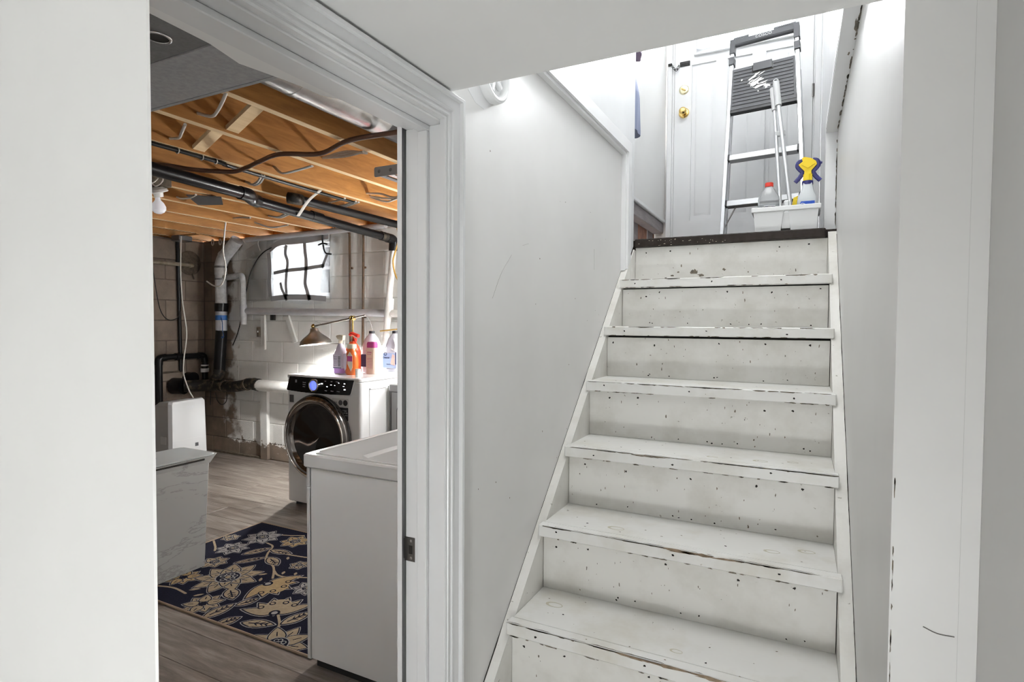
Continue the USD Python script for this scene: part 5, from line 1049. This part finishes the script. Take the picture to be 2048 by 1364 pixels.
# ---- laundry tub
tb = thing('laundry_tub', 'white laundry tub with deep basin on a plain cabinet beside the doorway', 'laundry tub', (-0.68, 2.04, 0))
tx0, tx1, ty0, ty1, tz = -1.062, -0.300, 1.655, 2.42, 0.880
o = rbox((tx0, ty0, tz - 0.054), (tx1, ty1, tz), 0.018, 5)
i_ = hull([(x, y, z) for x, y, z in [(tx0 + 0.075, ty0 + 0.06, 0.57), (tx1 - 0.075, ty0 + 0.06, 0.57), (tx0 + 0.075, ty1 - 0.06, 0.57), (tx1 - 0.075, ty1 - 0.06, 0.57), (tx0 + 0.036, ty0 + 0.030, tz + 0.01), (tx1 - 0.036, ty0 + 0.030, tz + 0.01), (tx0 + 0.036, ty1 - 0.03, tz + 0.01), (tx1 - 0.036, ty1 - 0.03, tz + 0.01)]])
ob_ = hull([(x, y, z) for x, y, z in [(tx0 + 0.062, ty0 + 0.05, 0.556), (tx1 - 0.062, ty0 + 0.05, 0.556), (tx0 + 0.062, ty1 - 0.05, 0.556), (tx1 - 0.062, ty1 - 0.05, 0.556), (tx0 + 0.026, ty0 + 0.022, tz - 0.01), (tx1 - 0.026, ty0 + 0.022, tz - 0.01), (tx0 + 0.026, ty1 - 0.022, tz - 0.01), (tx1 - 0.026, ty1 - 0.022, tz - 0.01)]])
part('basin', trimesh.boolean.difference([trimesh.boolean.union([o, ob_], engine='manifold'), i_], engine='manifold'), M['tub'], tb, smooth=25)
part('inner_rim', cat(bx((tx0 + 0.034, ty0 + 0.06, tz - 0.001), (tx0 + 0.041, ty1 - 0.05, tz + 0.005), 0.002), bx((tx0 + 0.05, ty0 + 0.026, tz - 0.001), (tx1 - 0.05, ty0 + 0.033, tz + 0.004), 0.002)), M['tub'], tb)
part('wash_board', hull([(tx0 + 0.060, 1.98, 0.80), (tx0 + 0.060, 2.30, 0.80), (tx0 + 0.072, 1.99, 0.66), (tx0 + 0.072, 2.30, 0.66), (tx0 + 0.049, 1.96, 0.815), (tx0 + 0.049, 2.32, 0.815), (tx0 + 0.068, 1.97, 0.62), (tx0 + 0.068, 2.32, 0.62)]), M['tub'], tb)
kx0, kx1 = tx0 + 0.018, tx1 - 0.018
part('cabinet', boxes(((kx0, ty0 + 0.012, 0.04), (kx0 + 0.016, ty1 - 0.012, tz - 0.055)), ((kx1 - 0.016, ty0 + 0.012, 0.04), (kx1, ty1 - 0.012, tz - 0.055)), ((kx0 + 0.016, ty1 - 0.028, 0.04), (kx1 - 0.016, ty1 - 0.012, tz - 0.055)), ((kx0 + 0.016, ty0 + 0.03, 0.04), (kx1 - 0.016, ty1 - 0.028, 0.055))), M['cabinet'], tb)
part('front_panel', bx((kx0 + 0.0185, ty0 + 0.011, 0.045), (kx1 - 0.001, ty0 + 0.0285, tz - 0.0555), 0.002), M['cabinet'], tb)
part('side_post', cat(bx((kx0 - 0.001, ty0 + 0.008, 0.042), (kx0 + 0.0160, ty0 + 0.030, 0.742), 0.002), bx((kx0 - 0.001, ty0 + 0.008, 0.747), (kx0 + 0.0160, ty0 + 0.030, tz - 0.0555), 0.002)), M['tub'], tb)
part('plinth', bx((kx0 + 0.02, ty0 + 0.04, 0.0), (kx1 - 0.02, ty1 - 0.04, 0.04)), M['darkplastic'], tb)

# ---- dehumidifier, hamper
dh = thing('dehumidifier', 'white portable dehumidifier with grey side standing in the back corner', 'dehumidifier', (-4.43, 3.335, 0))
part('case', hull([(x, y, z) for x, y, z in [(-4.56, 3.175, 0.012), (-4.56, 3.505, 0.012), (-4.335, 3.165, 0.012), (-4.335, 3.515, 0.012), (-4.56, 3.18, 0.63), (-4.56, 3.49, 0.63), (-4.34, 3.165, 0.64), (-4.34, 3.505, 0.645), (-4.52, 3.20, 0.665), (-4.52, 3.47, 0.67), (-4.36, 3.185, 0.672), (-4.36, 3.485, 0.682)]]), M['dehumside'], dh, smooth=25)
fpn = hull([(x, y, z) for x, y, z in [(-4.335, 3.160, 0.012), (-4.335, 3.524, 0.012), (-4.300, 3.178, 0.012), (-4.300, 3.512, 0.012), (-4.335, 3.160, 0.66), (-4.335, 3.510, 0.668), (-4.300, 3.178, 0.655), (-4.300, 3.490, 0.663), (-4.345, 3.175, 0.682), (-4.345, 3.49, 0.690), (-4.310, 3.19, 0.678), (-4.310, 3.475, 0.686)]])
fp = part('front_panel', fpn, M['dehum'], dh, smooth=25)
part('tank_seam', bx((-4.3003, 3.20, 0.325), (-4.2995, 3.50, 0.3275)), M['lightgrey'], fp)
part('lettering', text_on('Royal', 0.020, (-4.2998, 3.315, 0.612), '+x'), M['print'], fp, smooth=False)
part('sticker', bx((-4.3003, 3.392, 0.245), (-4.2993, 3.424, 0.277)), M['greyplastic'], fp)
for y_ in (3.20, 3.48):
    for x_ in (-4.53, -4.36): part('castor', rod((x_, y_ - 0.008, 0.012), (x_, y_ + 0.008, 0.012), 0.012, 10), M['darkplastic'], dh)
part('side_handle', bx((-4.45, 3.158, 0.29), (-4.37, 3.170, 0.36), 0.004), M['lightgrey'], dh)

hm = thing('laundry_hamper', 'grey marble-patterned plastic hamper with flared lid standing on the rug', 'hamper', (-2.44, 1.9, 0.0118))
hx0, hx1, hy0, hy1 = -2.575, -2.295, 1.655, 2.105
hb = hull([(x, y, z) for x, y, z in [(hx0 + 0.01, hy0, 0.0118), (hx1 - 0.012, hy0, 0.0118), (hx0 + 0.01, hy1 - 0.012, 0.0118), (hx1 - 0.012, hy1 - 0.012, 0.0118), (hx0, hy0 + 0.01, 0.0118), (hx1, hy0 + 0.01, 0.0118), (hx0, hy1 - 0.02, 0.0118), (hx1, hy1 - 0.02, 0.0118),
                              (hx0 - 0.012, hy0, 0.60), (hx1 - 0.002, hy0, 0.60), (hx0 - 0.012, hy1 + 0.016, 0.60), (hx1 - 0.004, hy1 + 0.016, 0.60), (hx1 + 0.008, hy1 + 0.004, 0.60), (hx1 + 0.008, hy0, 0.60)]])
part('body', hb, M['hamper'], hm, smooth=20)
part('flared_rim', hull([(hx0 - 0.012, hy0, 0.600), (hx1 + 0.008, hy0, 0.600), (hx0 - 0.012, hy1 + 0.016, 0.600), (hx1 + 0.006, hy1 + 0.016, 0.600), (hx0 - 0.03, hy0 - 0.01, 0.640), (hx1 + 0.012, hy0 - 0.01, 0.636), (hx0 - 0.02, hy1 + 0.06, 0.648), (hx1 + 0.004, hy1 + 0.062, 0.648), (hx1 + 0.012, hy1 + 0.03, 0.640)]), M['hamper'], hm, smooth=20)
ldp = rbox((hx0 - 0.022, hy0 - 0.02, 0.6405), (hx1 + 0.016, hy1 + 0.048, 0.652), 0.03, 5)
lp = part('lid', ldp, M['hamperlid'], hm)
part('hand_slot', prism(sbox(-2.47, 1.76, -2.445, 1.90).buffer(0.008), 0.6522, 0.6528, 'xy'), M['gap'], lp)
part('lid_gap', bx((hx1 + 0.0085, hy0 + 0.04, 0.622), (hx1 + 0.0125, hy1 - 0.02, 0.632), 0.001), M['gap'], hm)

# ---- rug: navy pile with flowers cut as separate tufts of cream, gold and silver
rx0, rx1, ry0, ry1 = -2.620, -1.075, 1.712, 2.745
rg_ = thing('floral_rug', 'navy rug with cream and gold flowers and a beige bound edge', 'rug', ((rx0 + rx1) / 2, (ry0 + ry1) / 2, 0.0))
part('pile', bx((rx0 + 0.012, ry0 + 0.012, 0.0005), (rx1 - 0.012, ry1 - 0.012, 0.008)), M['rugnavy'], rg_)
for a, b in (((rx0, ry0), (rx1, ry0 + 0.0122)), ((rx0, ry1 - 0.0122), (rx1, ry1)), ((rx0, ry0 + 0.0122), (rx0 + 0.0122, ry1 - 0.0122)), ((rx1 - 0.0122, ry0 + 0.0122), (rx1, ry1 - 0.0122))):
    part('binding', bx((*a, 0.0005), (*b, 0.0105), 0.003), M['rugedge'], rg_)
LAY = {k: [] for k in ('rugsilver', 'rugnavy', 'rugcream', 'ruggold')}
ORD = []
clip = sbox(rx0 + 0.013, ry0 + 0.013, rx1 - 0.013, ry1 - 0.013)
def put(col, g, lvl): ORD.append((lvl, col, g))
def leafshape(p0, p1, w, k=0.9):
    p0, p1 = np.array(p0), np.array(p1); d = p1 - p0; L = np.linalg.norm(d); d /= L; n_ = np.array([-d[1], d[0]]); t = np.linspace(0, 1, 18)
    prof_ = np.sin(math.pi * t ** k) ** 0.8 * w
    return Polygon(np.vstack([p0 + d * L * t[:, None] + n_ * prof_[:, None], (p0 + d * L * t[:, None] - n_ * prof_[:, None])[::-1]])).buffer(0)
def motif(shape, col, lvl=0, e=0.0065):
    put('rugsilver', shape, lvl); put('rugnavy', shape.buffer(-e * 0.75), lvl + 1); put(col, shape.buffer(-e * 1.75), lvl + 2)
def leaf(p0, p1, w, col='rugcream', lvl=0):
    s_ = leafshape(p0, p1, w); motif(s_, col, lvl); p0, p1 = np.array(p0), np.array(p1); d = p1 - p0; L = np.linalg.norm(d); d = d / L; n_ = np.array([-d[1], d[0]])
    put('rugnavy', LineString([p0 + d * L * 0.25, p0 + d * L * 0.75]).buffer(0.0035), lvl + 3)
    for t in (0.4, 0.55, 0.68):
        for s__ in (-1, 1): put('rugnavy', LineString([p0 + d * L * t, p0 + d * L * (t + 0.10) + n_ * s__ * w * 0.38]).buffer(0.003), lvl + 3)
def flower(c, R, n, a0=0.0, col='rugcream', centre=True, wid=1.0, lvl=0, rings=1):
    c = np.array(c)
    for ring in range(rings):
        Rr = R * (1 - 0.30 * ring)
        for k in range(n):
            a = a0 + 2 * math.pi * (k + 0.5 * ring) / n; d = np.array([math.cos(a), math.sin(a)])
            s_ = leafshape(c + d * Rr * 0.12, c + d * Rr, wid * Rr * math.sin(math.pi / n) * 0.80, 0.62)
            L1 = lvl + 6 * ring + 3 * (k % 2); motif(s_, col, L1, 0.0048)
            put('rugnavy', LineString([c + d * Rr * 0.45, c + d * Rr * 0.66]).buffer(0.0026), L1 + 2.5)
    if centre:
        L0 = lvl + 6 * rings
        p = Point(*c); put('rugsilver', p.buffer(R * 0.36), L0); put('rugnavy', p.buffer(R * 0.32), L0 + 1)
        for k in range(7):
            a = k * 2.4; q = c + np.array([math.cos(a), math.sin(a)]) * R * 0.19; put('rugsilver', Point(*q).buffer(R * 0.085), L0 + 2); put('rugnavy', Point(*q).buffer(R * 0.05), L0 + 3)
        put('rugcream', p.buffer(R * 0.08), L0 + 2)
def stem(pts, w=0.011): put('rugcream', LineString(catmull(pts, 6)).buffer(w / 2 + 0.001), 0)
def lotus(c, R, ang, col):
    c = np.array(c)
    for k, da in enumerate((-70, -42, -14, 14, 42, 70)):
        a = ang + math.radians(da); d = np.array([math.cos(a), math.sin(a)]); s_ = leafshape(c, c + d * R * (1.0 if abs(da) < 50 else 1.15), R * 0.27, 0.62); motif(s_, col, 0)
    put(col, Point(*(c + 0.42 * R * np.array([math.cos(ang), math.sin(ang)]))).buffer(R * 0.40), 3)
    for da in (-50, -18, 18, 50):
        a = ang + math.radians(da); q = c + 0.62 * R * np.array([math.cos(a), math.sin(a)]); put('rugnavy', Point(*q).buffer(0.016), 4); put(col, Point(*q).buffer(0.010), 5)
    put('rugsilver', leafshape(c + 0.1 * R * np.array([math.sin(ang), -math.cos(ang)]), c - 0.1 * R * np.array([math.sin(ang), -math.cos(ang)]), 0.03), 4)
    put('rugnavy', Point(*c).buffer(R * 0.16), 4); put('rugsilver', Point(*c).buffer(R * 0.09), 5)
for s_ in ([(-2.317, 2.621), (-2.22, 2.66), (-2.161, 2.692)], [(-2.27, 2.492), (-2.193, 2.47), (-2.13, 2.38), (-2.05, 2.30), (-1.96, 2.272), (-1.89, 2.22), (-1.828, 2.159)], [(-1.90, 2.23), (-1.84, 2.20), (-1.779, 2.201), (-1.683, 2.243), (-1.5, 2.33)],
           [(-2.15, 2.41), (-2.05, 2.42), (-1.894, 2.441), (-1.6, 2.5)], [(-1.53, 1.93), (-1.46, 1.88), (-1.404, 1.836), (-1.379, 1.795), (-1.33, 1.74)], [(-2.60, 2.36), (-2.50, 2.30), (-2.45, 2.26)], [(-2.34, 1.80), (-2.20, 1.84), (-2.08, 1.83)], [(-1.4, 2.1), (-1.3, 2.2), (-1.25, 2.35), (-1.2, 2.6)]): stem(s_)
flower((-2.050, 2.052), 0.185, 9, 0.2, 'rugcream', True, 1.05, 0, 2)
flower((-2.375, 2.545), 0.125, 8, 0.1, 'rugsilver', True, 1.1); flower((-2.385, 2.335), 0.105, 8, 0.5, 'rugsilver', True, 1.1); flower((-2.550, 2.445), 0.062, 6, 0.0, 'rugcream', False, 1.2)
flower((-2.300, 2.150), 0.085, 7, 0.3, 'rugcream', True, 1.15); flower((-2.267, 1.940), 0.098, 9, 0.1, 'ruggold', False, 1.2); flower((-1.900, 1.800), 0.105, 9, 0.2, 'rugcream', False, 1.2)
put('rugnavy', Point(-2.267, 1.94).buffer(0.02), 5); put('rugnavy', Point(-1.90, 1.80).buffer(0.02), 5)
leaf((-2.255, 2.29), (-2.175, 2.46), 0.036); leaf((-2.165, 2.42), (-1.99, 2.445), 0.036); leaf((-2.19, 2.185), (-2.085, 2.345), 0.030); leaf((-2.085, 2.345), (-1.93, 2.285), 0.042)
leaf((-1.935, 1.975), (-1.800, 1.895), 0.045); leaf((-1.745, 1.855), (-1.695, 1.975), 0.034); leaf((-1.775, 1.70), (-1.760, 1.885), 0.042); leaf((-1.665, 1.69), (-1.620, 1.81), 0.038); leaf((-1.585, 1.765), (-1.415, 1.83), 0.040); leaf((-1.405, 1.83), (-1.36, 2.0), 0.042)
lotus((-1.795, 2.10), 0.165, -0.15, 'ruggold'); lotus((-1.512, 1.900), 0.165, 2.2, 'rugcream')
flower((-1.285, 1.715), 0.155, 9, 0.3, 'rugcream', True, 1.05); flower((-1.83, 2.345), 0.062, 6, 0.2, 'rugcream', True, 1.2); flower((-2.13, 2.59), 0.10, 7, 0.0, 'ruggold', True, 1.1); flower((-1.57, 2.16), 0.085, 7, 0.0, 'rugsilver', True, 1.1)
flower((-1.55, 2.55), 0.16, 9, 0.0, 'rugcream', True, 1.05); flower((-1.25, 2.15), 0.13, 8, 0.0, 'ruggold', True, 1.1); flower((-1.87, 2.62), 0.09, 7, 0.0, 'rugsilver', True, 1.1); flower((-1.2, 2.45), 0.10, 8, 0.0, 'rugcream', True, 1.1); flower((-2.49, 1.80), 0.12, 8, 0.0, 'rugcream', True, 1.1)
for a, b in (((-1.90, 2.185), (-1.93, 2.15)), ((-1.84, 2.25), (-1.82, 2.215)), ((-1.77, 2.27), (-1.75, 2.24)), ((-1.72, 2.25), (-1.70, 2.215)), ((-2.10, 1.86), (-2.06, 1.90)), ((-2.02, 1.83), (-1.99, 1.87)), ((-1.52, 1.76), (-1.49, 1.79)), ((-1.86, 2.10), (-1.885, 2.135)), ((-1.98, 2.40), (-1.95, 2.37)), ((-2.0, 2.33), (-1.97, 2.31))):
    put('rugcream', leafshape(a, b, 0.009), 1)
# later layers lie on top; each colour and level becomes a thin tuft layer
by = {}
ORD.sort(key=lambda q: q[0])
for lvl, col, g in ORD: by.setdefault((lvl, col), []).append(g)
for (lvl, col), gs in sorted(by.items()):
    g = unary_union([q for q in gs if not q.is_empty]).intersection(clip).simplify(0.0008)
    gs2 = [q for q in getattr(g, 'geoms', [g]) if q.geom_type == 'Polygon' and q.area > 2e-6]
    if gs2: part({'rugsilver': 'silver_tufts', 'rugnavy': 'navy_tufts', 'rugcream': 'cream_tufts', 'ruggold': 'gold_tufts'}[col], cat(*[prism(q, 0.008, 0.0083 + 0.00022 * lvl + {'rugsilver': 0, 'rugnavy': 0.00005, 'rugcream': 0.0001, 'ruggold': 0.00015}[col], 'xy') for q in gs2]), M[col], rg_, smooth=False, kind='stuff')

# ---- brushed lamp standing on the washer
lm = thing('desk_lamp', 'brushed metal lamp with long brass-jointed arm standing on the washing machine', 'lamp', (-2.58, 3.62, zt))
ax = np.array([0.13, 0, 1.0]); ax /= np.linalg.norm(ax); lc = np.array([-3.000, 3.62, 1.217])
part('shade', lathe([(0.134, 0.0), (0.132, 0.012), (0.124, 0.034), (0.100, 0.058), (0.060, 0.088), (0.042, 0.106), (0.036, 0.120), (0.032, 0.140), (0.0, 0.142), (0.0, 0.138), (0.030, 0.136), (0.038, 0.106), (0.056, 0.086), (0.097, 0.055), (0.121, 0.032), (0.130, 0.011), (0.134, 0.0)], 48, lc, (-0.13, 0, 1)), M['silverlamp'], lm)
part('bulb', sphere(lc + np.array([-0.008, 0, 0.045]), 0.028, 2), M['litbulb'], lm, label='lit bulb inside the shade')
jt = np.array([-3.030, 3.62, 1.372]); pv = np.array([-2.585, 3.62, 1.445]); en = np.array([-2.452, 3.62, 1.467])
part('brass_joint', cat(sphere(jt, 0.018, 2), torus(jt, 0.018, 0.004, (0, 1, 0), 20, 6)), M['brass'], lm)
part('collar', rod(lc + np.array([-0.018, 0, 0.138]), jt, 0.010, 12), M['silverlamp'], lm)
part('arm', rod(jt, en, 0.0075, 12), M['silverlamp'], lm)
part('brass_joint', cat(rod(pv - [0, 0.018, 0], pv + [0, 0.018, 0], 0.020, 18), torus(pv - [0, 0.018, 0], 0.014, 0.004, (0, 1, 0), 18, 6)), M['brass'], lm)
part('stem', rod(pv - [0, 0, 0.015], (-2.582, 3.62, zt + 0.02), 0.007, 12), M['brass'], lm)
part('base', lathe([(0, 0.022), (0.06, 0.020), (0.075, 0.012), (0.078, 0.001), (0, 0.001)], 32, (-2.582, 3.62, zt)), M['silverlamp'], lm)
part('cord', tube([(-3.04, 3.63, 1.38), (-3.03, 3.64, 1.41), (-2.99, 3.65, 1.405), (-2.95, 3.64, 1.385)], 0.002, 6), M['cablegrey'], lm)
part('cord', tube([(-2.452, 3.625, 1.466), (-2.42, 3.64, 1.42), (-2.41, 3.66, 1.33), (-2.43, 3.68, 1.25), (-2.47, 3.70, 1.22)], 0.002, 6), M['cablegrey'], lm)
# unseen lamp further right behind the door frame, placed to brighten the back wall
l2 = thing('unseen_wall_lamp', 'unseen lamp above the dryer behind the door frame, placed to light the back wall', 'lamp', (-1.65, 3.95, 1.55))
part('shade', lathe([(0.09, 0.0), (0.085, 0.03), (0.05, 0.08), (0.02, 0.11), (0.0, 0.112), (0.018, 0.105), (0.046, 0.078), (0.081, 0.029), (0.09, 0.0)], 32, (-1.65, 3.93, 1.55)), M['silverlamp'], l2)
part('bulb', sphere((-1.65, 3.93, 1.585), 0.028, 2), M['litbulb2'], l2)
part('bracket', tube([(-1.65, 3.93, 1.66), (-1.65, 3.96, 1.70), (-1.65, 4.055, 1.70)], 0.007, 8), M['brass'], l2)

pl = thing('unseen_laundry_lamp', 'unseen bare bulb behind the door frame, placed to light the laundry joists', 'lamp', (-1.20, 3.40, 1.70))
part('bulb', sphere((-1.20, 3.40, 1.75), 0.05, 2), M['litbulb3'], pl); part('socket', rod((-1.20, 3.40, 1.795), (-1.20, 3.40, 1.86), 0.022, 14), M['porcelain'], pl); part('cord', rod((-1.20, 3.40, 1.86), (-1.20, 3.40, 2.515), 0.004, 8), M['cable'], pl)  # out of view behind the jamb, placed to light joists and room

# ---- bottles on the washer
def bottle(name, label, cat_, c, prof, m_, k=0.5):
    t = thing(name, label, cat_, c); part('body', sqlathe(prof, c, k=k), m_, t, smooth=45); return t
b1 = bottle('spray_bottle', 'lilac cleaner spray bottle with white head, leftmost on the washing machine', 'spray bottle', (-2.470, 3.36, zt), [(0.001, 0.001, 0), (0.046, 0.034, 0), (0.050, 0.038, 0.006), (0.050, 0.038, 0.155), (0.044, 0.034, 0.172), (0.030, 0.026, 0.205), (0.020, 0.020, 0.225), (0.015, 0.015, 0.238), (0.001, 0.001, 0.238)], M['lilac'])
part('liquid_band', sqlathe([(0.0502, 0.0382, 0.006), (0.0505, 0.0385, 0.044)], (-2.470, 3.36, zt), k=0.5), M['purple'], b1)
lb = part('label', bx((-2.512, 3.3195, zt + 0.05), (-2.428, 3.3213, zt + 0.152), 0.0005), M['lilaclabel'], b1)
part('stripe', bx((-2.512, 3.3188, zt + 0.046), (-2.428, 3.3196, zt + 0.052)), M['navyprint'], lb)
part('lettering', cat(*[bx((-2.505, 3.3189, zt + 0.066 + 0.011 * k), (-2.47, 3.3196, zt + 0.069 + 0.011 * k)) for k in range(7)] + [bx((-2.463, 3.3189, zt + 0.062 + 0.010 * k), (-2.436, 3.3196, zt + 0.068 + 0.010 * k)) for k in range(8)]), M['greyplastic'], lb)
part('spray_head', cat(rod((-2.47, 3.36, zt + 0.236), (-2.47, 3.36, zt + 0.262), 0.017, 14), hull([(-2.515, 3.355, zt + 0.288), (-2.515, 3.365, zt + 0.288), (-2.515, 3.36, zt + 0.298), (-2.49, 3.345, zt + 0.27), (-2.49, 3.375, zt + 0.27), (-2.44, 3.345, zt + 0.262), (-2.44, 3.375, zt + 0.262), (-2.435, 3.345, zt + 0.30), (-2.435, 3.375, zt + 0.30), (-2.47, 3.345, zt + 0.305), (-2.47, 3.375, zt + 0.305)])), M['cream'], b1)
b2 = bottle('spray_bottle', 'orange-red spray bottle with red trigger standing behind the lilac one', 'spray bottle', (-2.455, 3.480, zt), [(0.001, 0.001, 0), (0.060, 0.040, 0), (0.064, 0.043, 0.006), (0.062, 0.042, 0.17), (0.050, 0.036, 0.205), (0.030, 0.026, 0.232), (0.017, 0.017, 0.25), (0.001, 0.001, 0.25)], M['orangered'])
part('label', bx((-2.495, 3.4535, zt + 0.20), (-2.425, 3.4565, zt + 0.225), 0.0005), M['cream'], b2)
part('spray_head', cat(rod((-2.455, 3.50, zt + 0.248), (-2.455, 3.50, zt + 0.275), 0.018, 14), tube([(-2.405, 3.49, zt + 0.292), (-2.44, 3.49, zt + 0.302), (-2.475, 3.49, zt + 0.312), (-2.495, 3.49, zt + 0.300)], 0.014, 10), tube([(-2.455, 3.485, zt + 0.285), (-2.435, 3.48, zt + 0.262), (-2.425, 3.48, zt + 0.235)], 0.006, 8)), M['red'], b2, label='red trigger head')
b3 = bottle('soap_bottle', 'clear orange soap bottle with magenta and cream labels in front of the red one', 'bottle', (-2.335, 3.335, zt), [(0.001, 0.001, 0), (0.044, 0.028, 0), (0.052, 0.033, 0.012), (0.056, 0.036, 0.07), (0.053, 0.034, 0.13), (0.044, 0.030, 0.165), (0.034, 0.026, 0.185), (0.030, 0.024, 0.20), (0.001, 0.001, 0.20)], M['orange'], 0.2)
part('cap', sqlathe([(0.001, 0.001, 0.2005), (0.030, 0.024, 0.2005), (0.034, 0.026, 0.206), (0.034, 0.026, 0.232), (0.028, 0.022, 0.236), (0.001, 0.001, 0.236)], (-2.335, 3.335, zt)), M['cream'], b3)
lp_ = [(-2.345, zt + 0.150), (-2.322, zt + 0.178), (-2.298, zt + 0.150), (-2.296, zt + 0.06), (-2.312, zt + 0.03), (-2.345, zt + 0.085)]
lb = part('label', prism(lp_, 3.2975, 3.2995, 'xz'), M['cream'], b3, label='pointed cream label'); part('magenta_band', bx((-2.3445, 3.2968, zt + 0.105), (-2.2965, 3.2976, zt + 0.145)), M['magenta'], lb)
part('back_label', prism([(-2.385, zt + 0.16), (-2.360, zt + 0.165), (-2.352, zt + 0.13), (-2.358, zt + 0.05), (-2.372, zt + 0.03), (-2.386, zt + 0.07)], 3.2985, 3.3005, 'xz'), M['lilaclabel'], b3)
def jug(name, label, c, s=1.0):
    t = bottle(name, label, 'jug', c, [(0.001, 0.001, 0), (0.070 * s, 0.062, 0), (0.076 * s, 0.068, 0.010), (0.077 * s, 0.068, 0.16), (0.070 * s, 0.062, 0.215), (0.050 * s, 0.046, 0.27), (0.026, 0.026, 0.300), (0.020, 0.020, 0.312), (0.001, 0.001, 0.312)], M['jug'], 0.35)
    part('cap', lathe([(0, 0.020), (0.021, 0.020), (0.023, 0.016), (0.023, 0.0), (0, 0)], 20, (c[0], c[1], c[2] + 0.3125)), M['blackprint'], t); return t
j1 = jug('detergent_jug', 'white detergent jug with black cap and dark label behind the pinkish bottle', (-2.378, 3.615, zt))
part('label', bx((-2.447, 3.543, zt + 0.045), (-2.309, 3.5468, zt + 0.145), 0.0005), M['navyprint'], j1)
j2 = jug('bleach_jug', 'white jug with moulded handle and blue printed label, rightmost on the washing machine', (-2.270, 3.775, zt))
lb = part('label', bx((-2.337, 3.703, zt + 0.03), (-2.203, 3.7068, zt + 0.150), 0.0005), M['jugblue'], j2)
part('peach_shape', prism([(-2.257, zt + 0.08), (-2.240, zt + 0.145), (-2.217, zt + 0.135), (-2.215, zt + 0.05), (-2.260, zt + 0.06)], 3.7022, 3.7032, 'xz'), M['peach'], lb)
part('side_stripe', bx((-2.211, 3.7020, zt + 0.06), (-2.201, 3.7031, zt + 0.160)), M['navyprint'], lb)
part('ring_mark', torus((-2.312, 3.7022, zt + 0.143), 0.013, 0.002, (0, 1, 0), 18, 6), M['navyprint'], lb)
part('lettering', cat(text_on('Cleaner', 0.013, (-2.335, 3.7024, zt + 0.108), bold=True), text_on('BLEACH', 0.008, (-2.300, 3.7024, zt + 0.056))), M['navyprint'], lb, smooth=False)
part('handle_hollow', tube([(-2.240, 3.722, zt + 0.265), (-2.220, 3.712, zt + 0.235), (-2.213, 3.708, zt + 0.20), (-2.230, 3.710, zt + 0.178), (-2.257, 3.712, zt + 0.185)], 0.007, 8, 4), M['whiteplastic'], j2)
b4 = bottle('conditioner_bottle', 'pinkish cream bottle with magenta cap standing before the white jug', 'bottle', (-2.247, 3.465, zt), [(0.001, 0.001, 0), (0.044, 0.026, 0), (0.047, 0.028, 0.006), (0.043, 0.026, 0.07), (0.047, 0.028, 0.15), (0.048, 0.028, 0.195), (0.044, 0.026, 0.205), (0.001, 0.001, 0.205)], M['pinkcream'], 0.6)
part('cap', sqlathe([(0.001, 0.001, 0.2055), (0.042, 0.025, 0.2055), (0.042, 0.025, 0.235), (0.036, 0.022, 0.25), (0.001, 0.001, 0.252)], (-2.247, 3.465, zt), k=0.6), M['magenta'], b4, label='rounded magenta cap')
part('lettering', cat(text_on('HERBAL', 0.009, (-2.272, 3.4355, zt + 0.165), bold=True), text_on('REPAIR', 0.008, (-2.272, 3.4355, zt + 0.150)), *[bx((-2.272, 3.4352, zt + 0.05 + 0.012 * k), (-2.222, 3.4358, zt + 0.0525 + 0.012 * k)) for k in range(7)]), M['magenta'], b4, smooth=False)
part('label', bx((-2.284, 3.4362, zt + 0.04), (-2.212, 3.4380, zt + 0.19), 0.0005), M['cream'], b4)
cu = thing('measuring_cup', 'small white plastic measuring cup at the front right of the washing machine', 'cup', (-2.165, 3.215, zt))
part('cup', lathe([(0.0, 0.002), (0.016, 0.002), (0.019, 0.06), (0.0205, 0.06), (0.0185, 0.0), (0, 0.0)], 20, (-2.165, 3.215, zt)), M['whiteplastic'], cu)
part('print', cat(*[bx((-2.175, 3.1945, zt + 0.018 + 0.011 * k), (-2.158, 3.1960, zt + 0.022 + 0.011 * k)) for k in range(3)]), M['print'], cu)
